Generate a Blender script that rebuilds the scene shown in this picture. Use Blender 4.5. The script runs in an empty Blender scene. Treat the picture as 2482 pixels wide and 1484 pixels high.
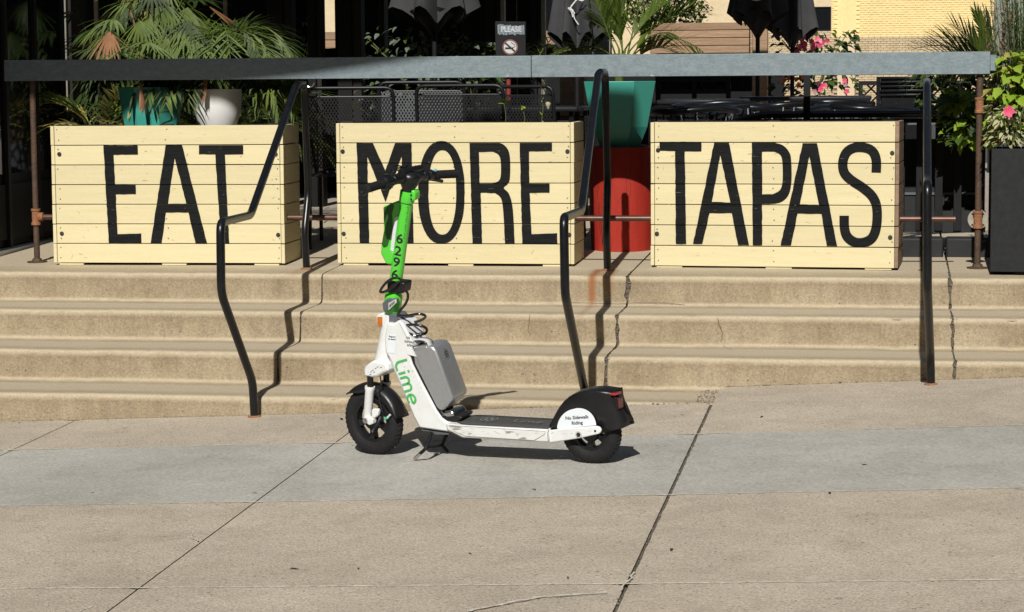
import bpy, bmesh, math, random
from mathutils import Vector, Matrix, noise
R_ = math.radians
rnd = random.Random(7)
S = bpy.context.scene
COL = S.collection

# ------------------------------------------------------------------ camera
F, CX, CY = 5525.0, 1240.5, 742.0            # focal length and centre, in units of a 2481 px wide picture
PSI = R_(9.35); PITCH = math.atan((742-194)/5525.0); ROLL = R_(0.40); DIST = 11.68
CAM = Vector((DIST*math.sin(PSI), -DIST*math.cos(PSI), 1.0))
fw = Vector((-math.sin(PSI)*math.cos(PITCH), math.cos(PSI)*math.cos(PITCH), -math.sin(PITCH)))
rt = Vector((math.cos(PSI), math.sin(PSI), 0)); up = rt.cross(fw)
RT = math.cos(ROLL)*rt - math.sin(ROLL)*up; UP = math.sin(ROLL)*rt + math.cos(ROLL)*up
cd = bpy.data.cameras.new('camera'); cam = bpy.data.objects.new('camera', cd); COL.objects.link(cam)
m3 = Matrix((RT, UP, -fw)).transposed()
cam.matrix_world = Matrix.Translation(CAM) @ m3.to_4x4()
cd.sensor_width = 36; cd.lens = 36*F/2481; cd.clip_start = 0.1; cd.clip_end = 600
S.camera = cam
# ------------------------------------------------------------------ sky, sun, exposure
SUN_EL, SUN_AZ = R_(38), R_(0.3)            # the sun stands behind the camera, almost square to the steps
world = bpy.data.worlds.new('World'); S.world = world; world.use_nodes = True
wn = world.node_tree.nodes; bg = wn['Background']
sky = wn.new('ShaderNodeTexSky'); sky.sky_type = 'NISHITA'; sky.sun_disc = False
sky.sun_elevation = SUN_EL; sky.sun_rotation = math.pi + SUN_AZ
world.node_tree.links.new(sky.outputs[0], bg.inputs[0]); bg.inputs[1].default_value = 0.05
sl = bpy.data.lights.new('sun', 'SUN'); sl.energy = 5.0; sl.angle = R_(0.53); sl.color = (1, .972, .92)
sun = bpy.data.objects.new('sun', sl); COL.objects.link(sun)
sdir = Vector((-math.sin(SUN_AZ)*math.cos(SUN_EL), -math.cos(SUN_AZ)*math.cos(SUN_EL), math.sin(SUN_EL)))
sun.rotation_euler = sdir.to_track_quat('Z', 'Y').to_euler(); sun.location = (0, -6, 8)
vs = S.view_settings; vs.view_transform = 'Standard'; vs.look = 'None'; vs.gamma = 1; vs.exposure = 0.0
vs.use_curve_mapping = False

# ------------------------------------------------------------------ helpers
def ray(u, v): return fw + (u-CX)/F*RT - (v-CY)/F*UP
def on(u, v, ax, val):
    d = ray(u, v); return CAM + d*((val-CAM[ax])/d[ax])
def onwall(u, v, A, B):
    n = Vector((B[1]-A[1], A[0]-B[0], 0)); d = ray(u, v)
    return CAM + d*(n.dot(Vector((A[0], A[1], 0))-Vector((CAM.x, CAM.y, 0)))/n.dot(d))
def G(x, y):
    x = max(-7, min(7, x)); y = max(-16, min(0, y)) + 1.35
    return -.501 + .04415*x + .02*y + .00203*x*y + .00086*x*x

SL = .03                                     # the platform rises gently away from the steps
def FZ(y): return SL*max(0, min(3.2, y))
def fl(u, v):
    d = ray(u, v); t = (SL*CAM.y-CAM.z)/(d.z-SL*d.y); return CAM+d*t

def tag(o, label=None, cat=None, group=None, kind=None):
    if label: o['label'] = label
    if cat: o['category'] = cat
    if group: o['group'] = group
    if kind: o['kind'] = kind
    return o
def empty(name, loc=(0,0,0), rz=0, **k):
    o = bpy.data.objects.new(name, None); COL.objects.link(o); o.empty_display_size = .1
    o.location = loc; o.rotation_euler = (0, 0, rz); return tag(o, **k)
def link(name, me, mat=None, parent=None, loc=None, rot=None, **k):
    o = bpy.data.objects.new(name, me); COL.objects.link(o)
    if mat and not me.materials:
        for m in (mat if isinstance(mat, (list, tuple)) else [mat]): me.materials.append(m)
    if parent: o.parent = parent
    if loc is not None: o.location = loc
    if rot is not None: o.rotation_euler = rot
    return tag(o, **k)
def fin(bm, smooth=None):
    me = bpy.data.meshes.new('mesh'); bmesh.ops.recalc_face_normals(bm, faces=bm.faces) if smooth != 'leaf' else None
    bm.to_mesh(me); bm.free()
    if smooth and smooth != 'flat':
        me.shade_smooth()
        if smooth != 'leaf' and smooth < 180: me.set_sharp_from_angle(angle=R_(smooth))
    return me
def obj(name, bm, mat, parent=None, smooth=40, bevel=0, **k):
    o = link(name, fin(bm, smooth), mat, parent, **k)
    if bevel:
        b = o.modifiers.new('bevel', 'BEVEL'); b.width = bevel; b.segments = 2; b.limit_method = 'ANGLE'; b.angle_limit = R_(35)
        b.harden_normals = False
    return o
def NB(): return bmesh.new()
def box(bm, x0, x1, y0, y1, z0, z1, M=None):
    vs_ = [bm.verts.new((x, y, z)) for x in (x0, x1) for y in (y0, y1) for z in (z0, z1)]
    for f in ((0,1,3,2), (4,6,7,5), (0,4,5,1), (2,3,7,6), (0,2,6,4), (1,5,7,3)): bm.faces.new([vs_[i] for i in f])
    if M is not None:
        for v in vs_: v.co = M @ v.co
    return vs_
def basis(d):
    d = d.normalized(); a = Vector((0,0,1)) if abs(d.z) < .93 else Vector((1,0,0))
    x = a.cross(d).normalized(); return x, d.cross(x)
def tube(bm, pts, r, n=10, caps=True, closed=False):
    pts = [Vector(p) for p in pts]; rings = []; N = len(pts); px = None
    for i, p in enumerate(pts):
        if closed: d = pts[(i+1) % N]-pts[i-1]
        else: d = (pts[min(i+1, N-1)]-pts[max(i-1, 0)])
        d.normalize()
        if px is None: x, y = basis(d)
        else:
            x = (px-d*px.dot(d))
            if x.length < 1e-4: x, y = basis(d)
            else: x.normalize(); y = d.cross(x)
        px = x; rr = r[i] if isinstance(r, (list, tuple)) else r
        if 0 < i < N-1 and not closed:
            c = (pts[i]-pts[i-1]).normalized().dot((pts[i+1]-pts[i]).normalized()); k = 1/max(.6, math.sqrt(max(0, (1+c)/2)))
        else: k = 1
        rings.append([bm.verts.new(p+(x*math.cos(t)+y*math.sin(t))*rr) for t in [2*math.pi*j/n for j in range(n)]])
    for i in range(N if closed else N-1):
        a, b = rings[i], rings[(i+1) % N]
        for j in range(n): bm.faces.new((a[j], a[(j+1) % n], b[(j+1) % n], b[j]))
    if caps and not closed:
        bm.faces.new(rings[0][::-1]); bm.faces.new(rings[-1])
def rounded(pts, rad=.06, n=5):
    P = [Vector(p) for p in pts]; out = [P[0]]
    for i in range(1, len(P)-1):
        a = P[i-1]-P[i]; b = P[i+1]-P[i]; r = min(rad, a.length*.45, b.length*.45)
        p0 = P[i]+a.normalized()*r; p1 = P[i]+b.normalized()*r
        for k in range(n+1):
            t = k/n; out.append(p0*(1-t)**2 + P[i]*2*t*(1-t) + p1*t*t)
    out.append(P[-1]); return out
def spline(pts, n=6):
    P = [Vector(p) for p in pts]; out = []
    for i in range(len(P)-1):
        p0 = P[max(i-1, 0)]; p1 = P[i]; p2 = P[i+1]; p3 = P[min(i+2, len(P)-1)]
        for k in range(n):
            t = k/n
            out.append(.5*((2*p1)+(-p0+p2)*t+(2*p0-5*p1+4*p2-p3)*t*t+(-p0+3*p1-3*p2+p3)*t**3))
    out.append(P[-1]); return out
def prism(bm, poly, y0, y1, M=None):
    """poly = (x,z) outline, extruded from y0 to y1"""
    a = [bm.verts.new((p[0], y0, p[1])) for p in poly]; b = [bm.verts.new((p[0], y1, p[1])) for p in poly]
    n = len(poly); bm.faces.new(a); bm.faces.new(b[::-1])
    for i in range(n): bm.faces.new((a[i], b[i], b[(i+1) % n], a[(i+1) % n]))
    if M is not None:
        for v in a+b: v.co = M @ v.co
def lathe(bm, prof, n=28, M=None, a0=0, a1=2*math.pi, caps=True):
    """prof = (radius, height) turned about z"""
    full = abs(a1-a0-2*math.pi) < 1e-6; m = n if full else n+1; rings = []
    for r, h in prof:
        rings.append([bm.verts.new((r*math.cos(a0+(a1-a0)*j/n), r*math.sin(a0+(a1-a0)*j/n), h)) for j in range(m)])
    for i in range(len(prof)-1):
        for j in range(n if full else n):
            k = (j+1) % m
            try: bm.faces.new((rings[i][j], rings[i][k], rings[i+1][k], rings[i+1][j]))
            except ValueError: pass
    if full and caps:
        for ring, p in ((rings[0], prof[0]), (rings[-1], prof[-1])):
            if p[0] > 1e-5:
                try: bm.faces.new(ring)
                except ValueError: pass
    if M is not None:
        for r in rings:
            for v in r: v.co = M @ v.co
def disc(bm, c, r, nrm, th=.002, n=14):
    x, y = basis(Vector(nrm)); d = Vector(nrm).normalized(); c = Vector(c)
    a = [bm.verts.new(c+(x*math.cos(t)+y*math.sin(t))*r) for t in [2*math.pi*i/n for i in range(n)]]
    b = [bm.verts.new(v.co+d*th) for v in a]
    bm.faces.new(a[::-1]); bm.faces.new(b)
    for i in range(n): bm.faces.new((a[i], a[(i+1) % n], b[(i+1) % n], b[i]))
def fillpoly(bm, loops, fn):
    """triangulate outline + holes given as 2-D loops; fn maps (a,b) to 3-D"""
    es = []
    for L in loops:
        v = [bm.verts.new(fn(*p)) for p in L]
        es += [bm.edges.new((v[i], v[(i+1) % len(v)])) for i in range(len(v))]
    bmesh.ops.triangle_fill(bm, edges=es, use_beauty=True, use_dissolve=False)
def stroke(bm, pts, w, fn):
    """flat ribbon of half width w along 2-D points"""
    P = [Vector((p[0], p[1])) for p in pts]; L = []
    for i, p in enumerate(P):
        d = (P[min(i+1, len(P)-1)]-P[max(i-1, 0)]).normalized(); q = Vector((-d.y, d.x))
        ww = w[i] if isinstance(w, (list, tuple)) else w
        L.append((bm.verts.new(fn(*(p+q*ww))), bm.verts.new(fn(*(p-q*ww)))))
    for i in range(len(L)-1):
        try: bm.faces.new((L[i][0], L[i+1][0], L[i+1][1], L[i][1]))
        except ValueError: pass
def text_bm(bm, body, size, fn, align='CENTER', wide=1.0, bold=0):
    cu = bpy.data.curves.new('t', 'FONT'); cu.body = body; cu.size = size; cu.align_x = align; cu.align_y = 'CENTER'
    cu.offset = bold; cu.resolution_u = 3
    o = bpy.data.objects.new('t', cu); COL.objects.link(o)
    me = bpy.data.meshes.new_from_object(o.evaluated_get(bpy.context.evaluated_depsgraph_get()))
    bpy.data.objects.remove(o); bpy.data.curves.remove(cu)
    vv = [bm.verts.new(fn(v.co.x*wide, v.co.y)) for v in me.vertices]
    for p in me.polygons:
        try: bm.faces.new([vv[i] for i in p.vertices])
        except ValueError: pass
    bpy.data.meshes.remove(me)

# ------------------------------------------------------------------ materials
def mat(name, col, rough=.6, metal=0, var=.12, scale=12, bump=0, bscale=80, col2=None, spec=.5, stretch=None, sub=None, coat=0,
        speck=None, fine=None, trans=0, blotch=None, own=0):
    m = bpy.data.materials.new(name); m.use_nodes = True; nt = m.node_tree; N = nt.nodes; L = nt.links
    b = N['Principled BSDF']; b.inputs['Roughness'].default_value = rough; b.inputs['Metallic'].default_value = metal
    b.inputs['Specular IOR Level'].default_value = spec
    if coat: b.inputs['Coat Weight'].default_value = coat; b.inputs['Coat Roughness'].default_value = .12
    if trans: b.inputs['Transmission Weight'].default_value = trans
    tc = N.new('ShaderNodeTexCoord'); mp = N.new('ShaderNodeMapping'); L.new(tc.outputs['Object'], mp.inputs[0])
    if stretch: mp.inputs['Scale'].default_value = stretch
    oi = None
    if own:
        oi = N.new('ShaderNodeObjectInfo'); mo = N.new('ShaderNodeMath'); mo.operation = 'MULTIPLY'; mo.inputs[1].default_value = 37.0; L.new(oi.outputs['Random'], mo.inputs[0]); L.new(mo.outputs[0], mp.inputs['Location'])
    no = N.new('ShaderNodeTexNoise'); no.inputs['Scale'].default_value = scale; no.inputs['Detail'].default_value = 6
    no.inputs['Roughness'].default_value = .65; L.new(mp.outputs[0], no.inputs[0])
    cr = N.new('ShaderNodeValToRGB'); cr.color_ramp.elements[0].position = .3; cr.color_ramp.elements[1].position = .7
    c2 = col2 or tuple(c*(1+var) for c in col); c1 = col if col2 else tuple(c*(1-var) for c in col)
    cr.color_ramp.elements[0].color = (*c1, 1); cr.color_ramp.elements[1].color = (*c2, 1)
    L.new(no.outputs[0], cr.inputs[0]); out = cr.outputs[0]
    if fine:      # fine grain: (scale, strength)
        n2 = N.new('ShaderNodeTexNoise'); n2.inputs['Scale'].default_value = fine[0]; n2.inputs['Detail'].default_value = 3
        n2.inputs['Roughness'].default_value = .7
        L.new(mp.outputs[0], n2.inputs[0]); mr = N.new('ShaderNodeMapRange'); mr.inputs['From Min'].default_value = .3; mr.inputs['From Max'].default_value = .7
        mr.inputs['To Min'].default_value = 1-fine[1]; mr.inputs['To Max'].default_value = 1+fine[1]; L.new(n2.outputs[0], mr.inputs[0])
        mx = N.new('ShaderNodeVectorMath'); mx.operation = 'SCALE'; L.new(out, mx.inputs[0]); L.new(mr.outputs[0], mx.inputs['Scale']); out = mx.outputs[0]
    if blotch:    # broad stains and wear, a few decimetres across; 'streak' pulls them into runs down a face
        mp2 = N.new('ShaderNodeMapping'); L.new(tc.outputs['Object'], mp2.inputs[0]); mp2.inputs['Scale'].default_value = (7, 7, 1.2) if blotch == 'streak' else (1, 1, 1)
        for sc_, k0, lo, hi in ((1.1, .10, .35, .65), (4.5, .13, .45, .75)):
            nn = N.new('ShaderNodeTexNoise'); nn.inputs['Scale'].default_value = sc_; nn.inputs['Detail'].default_value = 8; nn.inputs['Roughness'].default_value = .7; nn.inputs['Distortion'].default_value = .6
            L.new(mp2.outputs[0], nn.inputs[0]); mr = N.new('ShaderNodeMapRange'); mr.inputs['From Min'].default_value = lo; mr.inputs['From Max'].default_value = hi
            mr.inputs['To Min'].default_value = 1+k0*.5; mr.inputs['To Max'].default_value = 1-k0; L.new(nn.outputs[0], mr.inputs[0])
            mx = N.new('ShaderNodeVectorMath'); mx.operation = 'SCALE'; L.new(out, mx.inputs[0]); L.new(mr.outputs[0], mx.inputs['Scale']); out = mx.outputs[0]
        if blotch is True:
            n4 = N.new('ShaderNodeTexVoronoi'); n4.inputs['Scale'].default_value = 2.3; L.new(tc.outputs['Object'], n4.inputs[0])
            mr = N.new('ShaderNodeMapRange'); mr.inputs['From Min'].default_value = .028; mr.inputs['From Max'].default_value = .042; mr.inputs['To Min'].default_value = .66; mr.inputs['To Max'].default_value = 1; L.new(n4.outputs['Distance'], mr.inputs[0])
            mx = N.new('ShaderNodeVectorMath'); mx.operation = 'SCALE'; L.new(out, mx.inputs[0]); L.new(mr.outputs[0], mx.inputs['Scale']); out = mx.outputs[0]
    if speck:     # (scale, threshold, colour): small spots of another colour
        n3 = N.new('ShaderNodeTexNoise'); n3.inputs['Scale'].default_value = speck[0]; n3.inputs['Detail'].default_value = 2
        L.new(mp.outputs[0], n3.inputs[0]); mr = N.new('ShaderNodeMapRange'); mr.inputs['From Min'].default_value = speck[1]; mr.inputs['From Max'].default_value = speck[1]+.04
        L.new(n3.outputs[0], mr.inputs[0]); mx = N.new('ShaderNodeMix'); mx.data_type = 'RGBA'; L.new(mr.outputs[0], mx.inputs[0]); L.new(out, mx.inputs[6])
        mx.inputs[7].default_value = (*speck[2], 1); out = mx.outputs[2]
    if own:
        mr = N.new('ShaderNodeMapRange'); mr.inputs['To Min'].default_value = 1-own; mr.inputs['To Max'].default_value = 1+own; L.new(oi.outputs['Random'], mr.inputs[0])
        mx = N.new('ShaderNodeVectorMath'); mx.operation = 'SCALE'; L.new(out, mx.inputs[0]); L.new(mr.outputs[0], mx.inputs['Scale']); out = mx.outputs[0]
    L.new(out, b.inputs['Base Color'])
    if bump:
        nb = N.new('ShaderNodeTexNoise'); nb.inputs['Scale'].default_value = bscale; nb.inputs['Detail'].default_value = 4
        L.new(mp.outputs[0], nb.inputs[0]); bp = N.new('ShaderNodeBump'); bp.inputs['Strength'].default_value = bump; bp.inputs['Distance'].default_value = .01
        L.new(nb.outputs[0], bp.inputs['Height']); L.new(bp.outputs[0], b.inputs['Normal'])
    m['out'] = 0
    return m
def leafmat(name, a, b_, rough=.45, tr=.25):
    m = mat(name, a, rough, col2=b_, scale=9, spec=.4); nt = m.node_tree; p = nt.nodes['Principled BSDF']
    t = nt.nodes.new('ShaderNodeBsdfTranslucent'); ms = nt.nodes.new('ShaderNodeMixShader'); ms.inputs[0].default_value = tr
    src = p.inputs['Base Color'].links[0].from_socket; nt.links.new(src, t.inputs[0])
    nt.links.new(p.outputs[0], ms.inputs[1]); nt.links.new(t.outputs[0], ms.inputs[2]); nt.links.new(ms.outputs[0], nt.nodes['Material Output'].inputs[0])
    return m
M = {}
M['tan'] = mat('tan_concrete', (.42,.357,.275), .9, scale=1.3, col2=(.495,.427,.337), bump=.6, bscale=130, fine=(110,.32), blotch=True, speck=(95,.66,(.15,.115,.085)), spec=.25, own=.035)
M['grey'] = mat('grey_concrete', (.365,.348,.308), .9, scale=1.6, col2=(.43,.413,.368), blotch=True, bump=.45, bscale=150, fine=(130,.30), speck=(110,.69,(.17,.14,.11)), spec=.25, stretch=(.5,1,1))
M['joint'] = mat('pale_joint_mortar', (.56,.51,.42), .95, scale=30, var=.25, bump=.6)
M['dirt'] = mat('joint_dirt', (.12,.098,.075), .95, scale=60, var=.5, bump=.8, bscale=120)
M['floor'] = mat('patio_concrete', (.36,.31,.25), .92, scale=1.5, var=.1, bump=.3, bscale=160, fine=(130,.15))
M['asphalt'] = mat('asphalt', (.055,.055,.055), .9, scale=3, var=.2, bump=.5, bscale=120)
M['galv'] = mat('galvanised_steel', (.155,.195,.215), .5, metal=.35, scale=26, col2=(.235,.285,.31), fine=(90,.16), bump=.05, bscale=60, speck=(17,.70,(.34,.40,.42)), stretch=(.7,1,1.3))
M['black'] = mat('black_enamel', (.007,.0075,.009), .30, spec=.4, scale=20, var=.3, bump=.06, bscale=40, speck=(70,.74,(.12,.12,.12)))
M['blackm'] = mat('matte_black', (.008,.008,.009), .6, spec=.25, var=.3)
M['meshk'] = mat('sunlit_black_mesh', (.016,.016,.017), .42, var=.3, spec=.4)  # black lightened in the colour for the sun on the mesh
M['meshl'] = mat('mesh_painted_glare', (.20,.21,.22), .35, metal=.5)  # paler grey stands in for sun glare on one chair back
M['steelk'] = mat('black_patio_steel', (.007,.007,.008), .42, spec=.35, var=.3)
M['rust'] = mat('rusty_pipe', (.05,.035,.027), .75, scale=14, col2=(.125,.07,.04), bump=.5, bscale=90, metal=.3)
M['rust2'] = mat('bright_rust', (.26,.11,.05), .85, scale=30, var=.3, bump=.5)
M['zinc'] = mat('weathered_flange', (.33,.30,.24), .6, metal=.4, scale=30, var=.25)
M['cream'] = mat('cream_painted_board', (.60,.522,.305), .66, scale=5, col2=(.655,.575,.35), stretch=(.6,3,9), bump=.14, bscale=30, fine=(60,.045), speck=(14,.735,(.46,.38,.21)), spec=.3, own=.045)
M['letter'] = mat('charcoal_sign_paint', (.010,.0105,.011), .8, spec=.12, scale=7, var=.35, stretch=(.6,3,9), bump=.28, bscale=30, speck=(30,.73,(.20,.18,.12)), fine=(45,.25))
M['nail'] = mat('dull_nail', (.20,.17,.12), .5, metal=.6, var=.3)
M['bolt'] = mat('dark_bolt', (.07,.065,.06), .45, metal=.7, var=.3)
M['rawwood'] = mat('raw_wood', (.20,.13,.085), .85, scale=7, col2=(.30,.205,.14), stretch=(.5,5,6), bump=.3, own=.1)
M['timber'] = mat('brown_timber', (.25,.155,.085), .85, scale=6, col2=(.36,.235,.15), stretch=(.6,6,9), bump=.4, bscale=25, fine=(40,.12), own=.14)
M['teal'] = mat('teal_pot', (.045,.30,.235), .38, scale=9, var=.07)
M['white'] = mat('white_glazed_pot', (.72,.71,.68), .35, scale=9, var=.05)
M['red'] = mat('red_painted_barrel', (.29,.020,.012), .6, spec=.25, scale=8, col2=(.37,.030,.017), stretch=(3,3,.6), bump=.25, speck=(18,.74,(.16,.03,.02)))
M['soil'] = mat('potting_soil', (.03,.022,.016), .95, scale=50, var=.5, bump=.8)
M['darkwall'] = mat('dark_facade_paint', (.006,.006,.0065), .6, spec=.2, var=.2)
M['brownsteel'] = mat('dark_bronze_column', (.016,.013,.011), .6, spec=.25, var=.2)
M['glass'] = mat('dark_window_glass', (.008,.009,.010), .06, var=.1, spec=.6)
M['mullion'] = mat('pale_mullion', (.20,.19,.16), .5, var=.15)
M['greyp2'] = mat('charcoal_panel', (.020,.021,.022), .6, var=.2, spec=.25)
M['planter'] = mat('black_planter_box', (.011,.012,.0135), .6, spec=.3, scale=30, var=.4, fine=(200,.3))
M['uwhite'] = mat('off_white_print', (.6,.6,.58), .7, var=.05)
M['fabric'] = mat('black_umbrella_cloth', (.030,.030,.032), .85, scale=4, var=.3, bump=.2, bscale=25)
M['byellow'] = mat('yellow_painted_brick', (.74,.56,.25), .85, scale=1.2, col2=(.82,.64,.31), fine=(9,.08))
M['bcream'] = mat('cream_painted_wall', (.55,.43,.26), .85, scale=1.2, col2=(.63,.50,.32), fine=(9,.08))
M['btan'] = mat('tan_brick', (.44,.33,.19), .9, scale=3, col2=(.58,.46,.29), fine=(14,.12))
M['mortar'] = mat('brown_mortar', (.20,.15,.11), .95, var=.2)
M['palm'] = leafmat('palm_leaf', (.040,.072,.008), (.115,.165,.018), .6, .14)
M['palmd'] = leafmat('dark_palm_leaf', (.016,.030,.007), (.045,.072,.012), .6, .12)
M['dry'] = leafmat('dry_palm_leaf', (.16,.07,.03), (.33,.15,.065), .7, .1)
M['yel'] = leafmat('yellowing_leaf', (.34,.30,.07), (.45,.40,.12))
M['lime'] = leafmat('chartreuse_coleus_leaf', (.22,.34,.03), (.36,.48,.06), .5, .3)
M['green'] = leafmat('mid_green_leaf', (.045,.085,.015), (.09,.14,.03))
M['sage'] = leafmat('grey_green_leaf', (.09,.12,.085), (.22,.26,.20), .5)
M['grass'] = leafmat('feathery_green', (.07,.10,.04), (.16,.20,.09), .6)
M['varieg'] = leafmat('white_edged_leaf', (.40,.38,.20), (.62,.60,.40), .5)
M['brownseed'] = leafmat('brown_seed_spike', (.14,.09,.05), (.26,.18,.10), .8)
M['pink'] = leafmat('pink_petal', (.75,.05,.14), (.85,.14,.26), .5)
M['orange'] = leafmat('orange_petal', (.75,.13,.02), (.80,.20,.04), .5)
M['lpink'] = leafmat('pale_pink_petal', (.72,.30,.38), (.80,.45,.50), .5)
M['stem'] = mat('plant_stem', (.10,.12,.04), .7, var=.3)
M['bark'] = mat('palm_bark', (.16,.11,.07), .9, scale=20, var=.4, bump=.6)
# scooter
M['swhite'] = mat('scooter_white_paint', (.70,.71,.70), .32, scale=6, var=.05, fine=(18,.05), coat=.3, speck=(30,.735,(.36,.35,.33)))
M['scuff'] = mat('scuffed_white_paint', (.66,.66,.64), .5, scale=10, var=.08, speck=(26,.64,(.28,.27,.25)), stretch=(.4,2,2.4))
M['sgreen'] = mat('bright_green_paint', (.09,.60,.045), .30, scale=8, var=.05, coat=.35)
M['dgreen'] = mat('dark_green_plastic', (.020,.10,.012), .45, var=.1)
M['lgreen'] = mat('green_print', (.07,.40,.10), .5, var=.05)
M['rubber'] = mat('tyre_rubber', (.013,.013,.014), .75, spec=.3, scale=30, var=.25, bump=.2, bscale=60)
M['plastic'] = mat('black_plastic', (.010,.010,.011), .36, spec=.45, scale=7, var=.35, bump=.08, bscale=60)
M['silver'] = mat('silver_battery', (.42,.43,.44), .33, metal=.65, scale=60, var=.05, speck=(180,.68,(.6,.6,.6)))
M['chrome'] = mat('polished_metal', (.6,.6,.6), .2, metal=1, var=.1)
M['greyp'] = mat('grey_plastic', (.10,.11,.125), .5, var=.1)
M['lgrey'] = mat('light_grey_strap', (.50,.50,.49), .5, var=.1)
M['deck'] = mat('deck_grip_rubber', (.055,.053,.050), .9, scale=60, var=.3, bump=.4, bscale=150)
M['decklogo'] = mat('faded_deck_print', (.15,.15,.145), .8, var=.3, scale=50)
M['amber'] = mat('amber_reflector', (.50,.14,.01), .25, var=.2, scale=60)
M['redl'] = mat('red_lens', (.42,.015,.012), .2, var=.15, coat=.5)
M['darkred'] = mat('dark_red_reflector', (.10,.008,.012), .25, var=.15, coat=.4)
M['print'] = mat('black_print', (.015,.015,.016), .6, var=.1)
M['sticker'] = mat('white_sticker', (.72,.76,.80), .45, var=.02)
M['reflw'] = mat('white_reflector', (.66,.67,.69), .35, scale=60, var=.12)
M['cable'] = mat('brown_black_cable', (.020,.014,.012), .3, var=.2)
M['mint'] = mat('mint_button', (.30,.62,.66), .4, var=.1)

# step concrete: wear attribute mixes riser / tread / nosing colours
def stepmat():
    m = mat('worn_step_concrete', (.252,.197,.124), .9, scale=3.5, col2=(.346,.282,.190), blotch='streak', bump=.4, bscale=120, fine=(85,.22), speck=(60,.70,(.12,.09,.06)), spec=.2)
    nt = m.node_tree; N = nt.nodes; L = nt.links; b = N['Principled BSDF']; src = b.inputs['Base Color'].links[0].from_socket
    tc = [n for n in N if n.type == 'TEX_COORD'][0]
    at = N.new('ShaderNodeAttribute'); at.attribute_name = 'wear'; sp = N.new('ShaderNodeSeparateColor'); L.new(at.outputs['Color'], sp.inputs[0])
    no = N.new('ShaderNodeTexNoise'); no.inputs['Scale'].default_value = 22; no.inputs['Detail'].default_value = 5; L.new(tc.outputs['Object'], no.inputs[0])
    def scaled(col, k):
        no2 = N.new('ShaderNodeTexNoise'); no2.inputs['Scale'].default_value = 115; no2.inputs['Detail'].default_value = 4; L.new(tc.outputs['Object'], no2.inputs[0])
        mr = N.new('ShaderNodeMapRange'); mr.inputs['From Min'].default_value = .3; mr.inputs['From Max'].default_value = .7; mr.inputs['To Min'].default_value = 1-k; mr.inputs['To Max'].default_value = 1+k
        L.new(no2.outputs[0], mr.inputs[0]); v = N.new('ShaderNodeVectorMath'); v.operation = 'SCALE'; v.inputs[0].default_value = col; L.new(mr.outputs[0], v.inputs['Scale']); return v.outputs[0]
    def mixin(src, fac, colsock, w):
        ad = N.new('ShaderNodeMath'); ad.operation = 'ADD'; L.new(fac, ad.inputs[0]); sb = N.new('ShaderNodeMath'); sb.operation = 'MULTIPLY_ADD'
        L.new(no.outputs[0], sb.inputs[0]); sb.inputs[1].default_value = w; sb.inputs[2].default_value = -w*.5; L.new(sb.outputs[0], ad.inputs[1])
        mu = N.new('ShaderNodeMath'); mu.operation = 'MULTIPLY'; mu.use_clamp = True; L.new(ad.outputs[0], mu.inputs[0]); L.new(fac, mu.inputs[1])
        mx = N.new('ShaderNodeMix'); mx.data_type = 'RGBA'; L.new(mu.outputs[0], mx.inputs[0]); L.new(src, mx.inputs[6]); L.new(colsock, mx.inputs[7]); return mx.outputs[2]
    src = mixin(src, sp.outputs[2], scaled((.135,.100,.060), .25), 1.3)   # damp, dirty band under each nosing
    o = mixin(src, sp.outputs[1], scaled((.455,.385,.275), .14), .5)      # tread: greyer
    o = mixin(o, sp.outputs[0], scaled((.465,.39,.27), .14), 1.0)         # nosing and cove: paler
    # rust run below the middle handrail post
    ge = N.new('ShaderNodeNewGeometry'); sx = N.new('ShaderNodeSeparateXYZ'); L.new(ge.outputs['Position'], sx.inputs[0])
    for (cx, wx, z0, s) in ((.415,.030,-.15,.85), (.50,.035,-.09,.45), (.45,.09,-.02,.5), (-1.16,.05,-.012,.35)):
        d = N.new('ShaderNodeMath'); d.operation = 'SUBTRACT'; L.new(sx.outputs[0], d.inputs[0]); d.inputs[1].default_value = cx
        ab = N.new('ShaderNodeMath'); ab.operation = 'ABSOLUTE'; L.new(d.outputs[0], ab.inputs[0])
        mr = N.new('ShaderNodeMapRange'); mr.inputs['From Min'].default_value = wx; mr.inputs['From Max'].default_value = wx*.2; L.new(ab.outputs[0], mr.inputs[0])
        mz = N.new('ShaderNodeMapRange'); mz.inputs['From Min'].default_value = z0-.02; mz.inputs['From Max'].default_value = z0+.03; L.new(sx.outputs[2], mz.inputs[0])
        my = N.new('ShaderNodeMapRange'); my.inputs['From Min'].default_value = .34; my.inputs['From Max'].default_value = .25; L.new(sx.outputs[1], my.inputs[0])
        mu = N.new('ShaderNodeMath'); mu.operation = 'MULTIPLY'; L.new(mr.outputs[0], mu.inputs[0]); L.new(mz.outputs[0], mu.inputs[1])
        m2 = N.new('ShaderNodeMath'); m2.operation = 'MULTIPLY'; L.new(mu.outputs[0], m2.inputs[0]); L.new(my.outputs[0], m2.inputs[1])
        m5 = N.new('ShaderNodeMath'); m5.operation = 'MULTIPLY'; L.new(m2.outputs[0], m5.inputs[0]); m5.inputs[1].default_value = s
        mx = N.new('ShaderNodeMix'); mx.data_type = 'RGBA'; L.new(m5.outputs[0], mx.inputs[0]); L.new(o, mx.inputs[6]); mx.inputs[7].default_value = (.26,.10,.035,1); o = mx.outputs[2]
    L.new(o, b.inputs['Base Color']); return m
M['step'] = stepmat()

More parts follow.
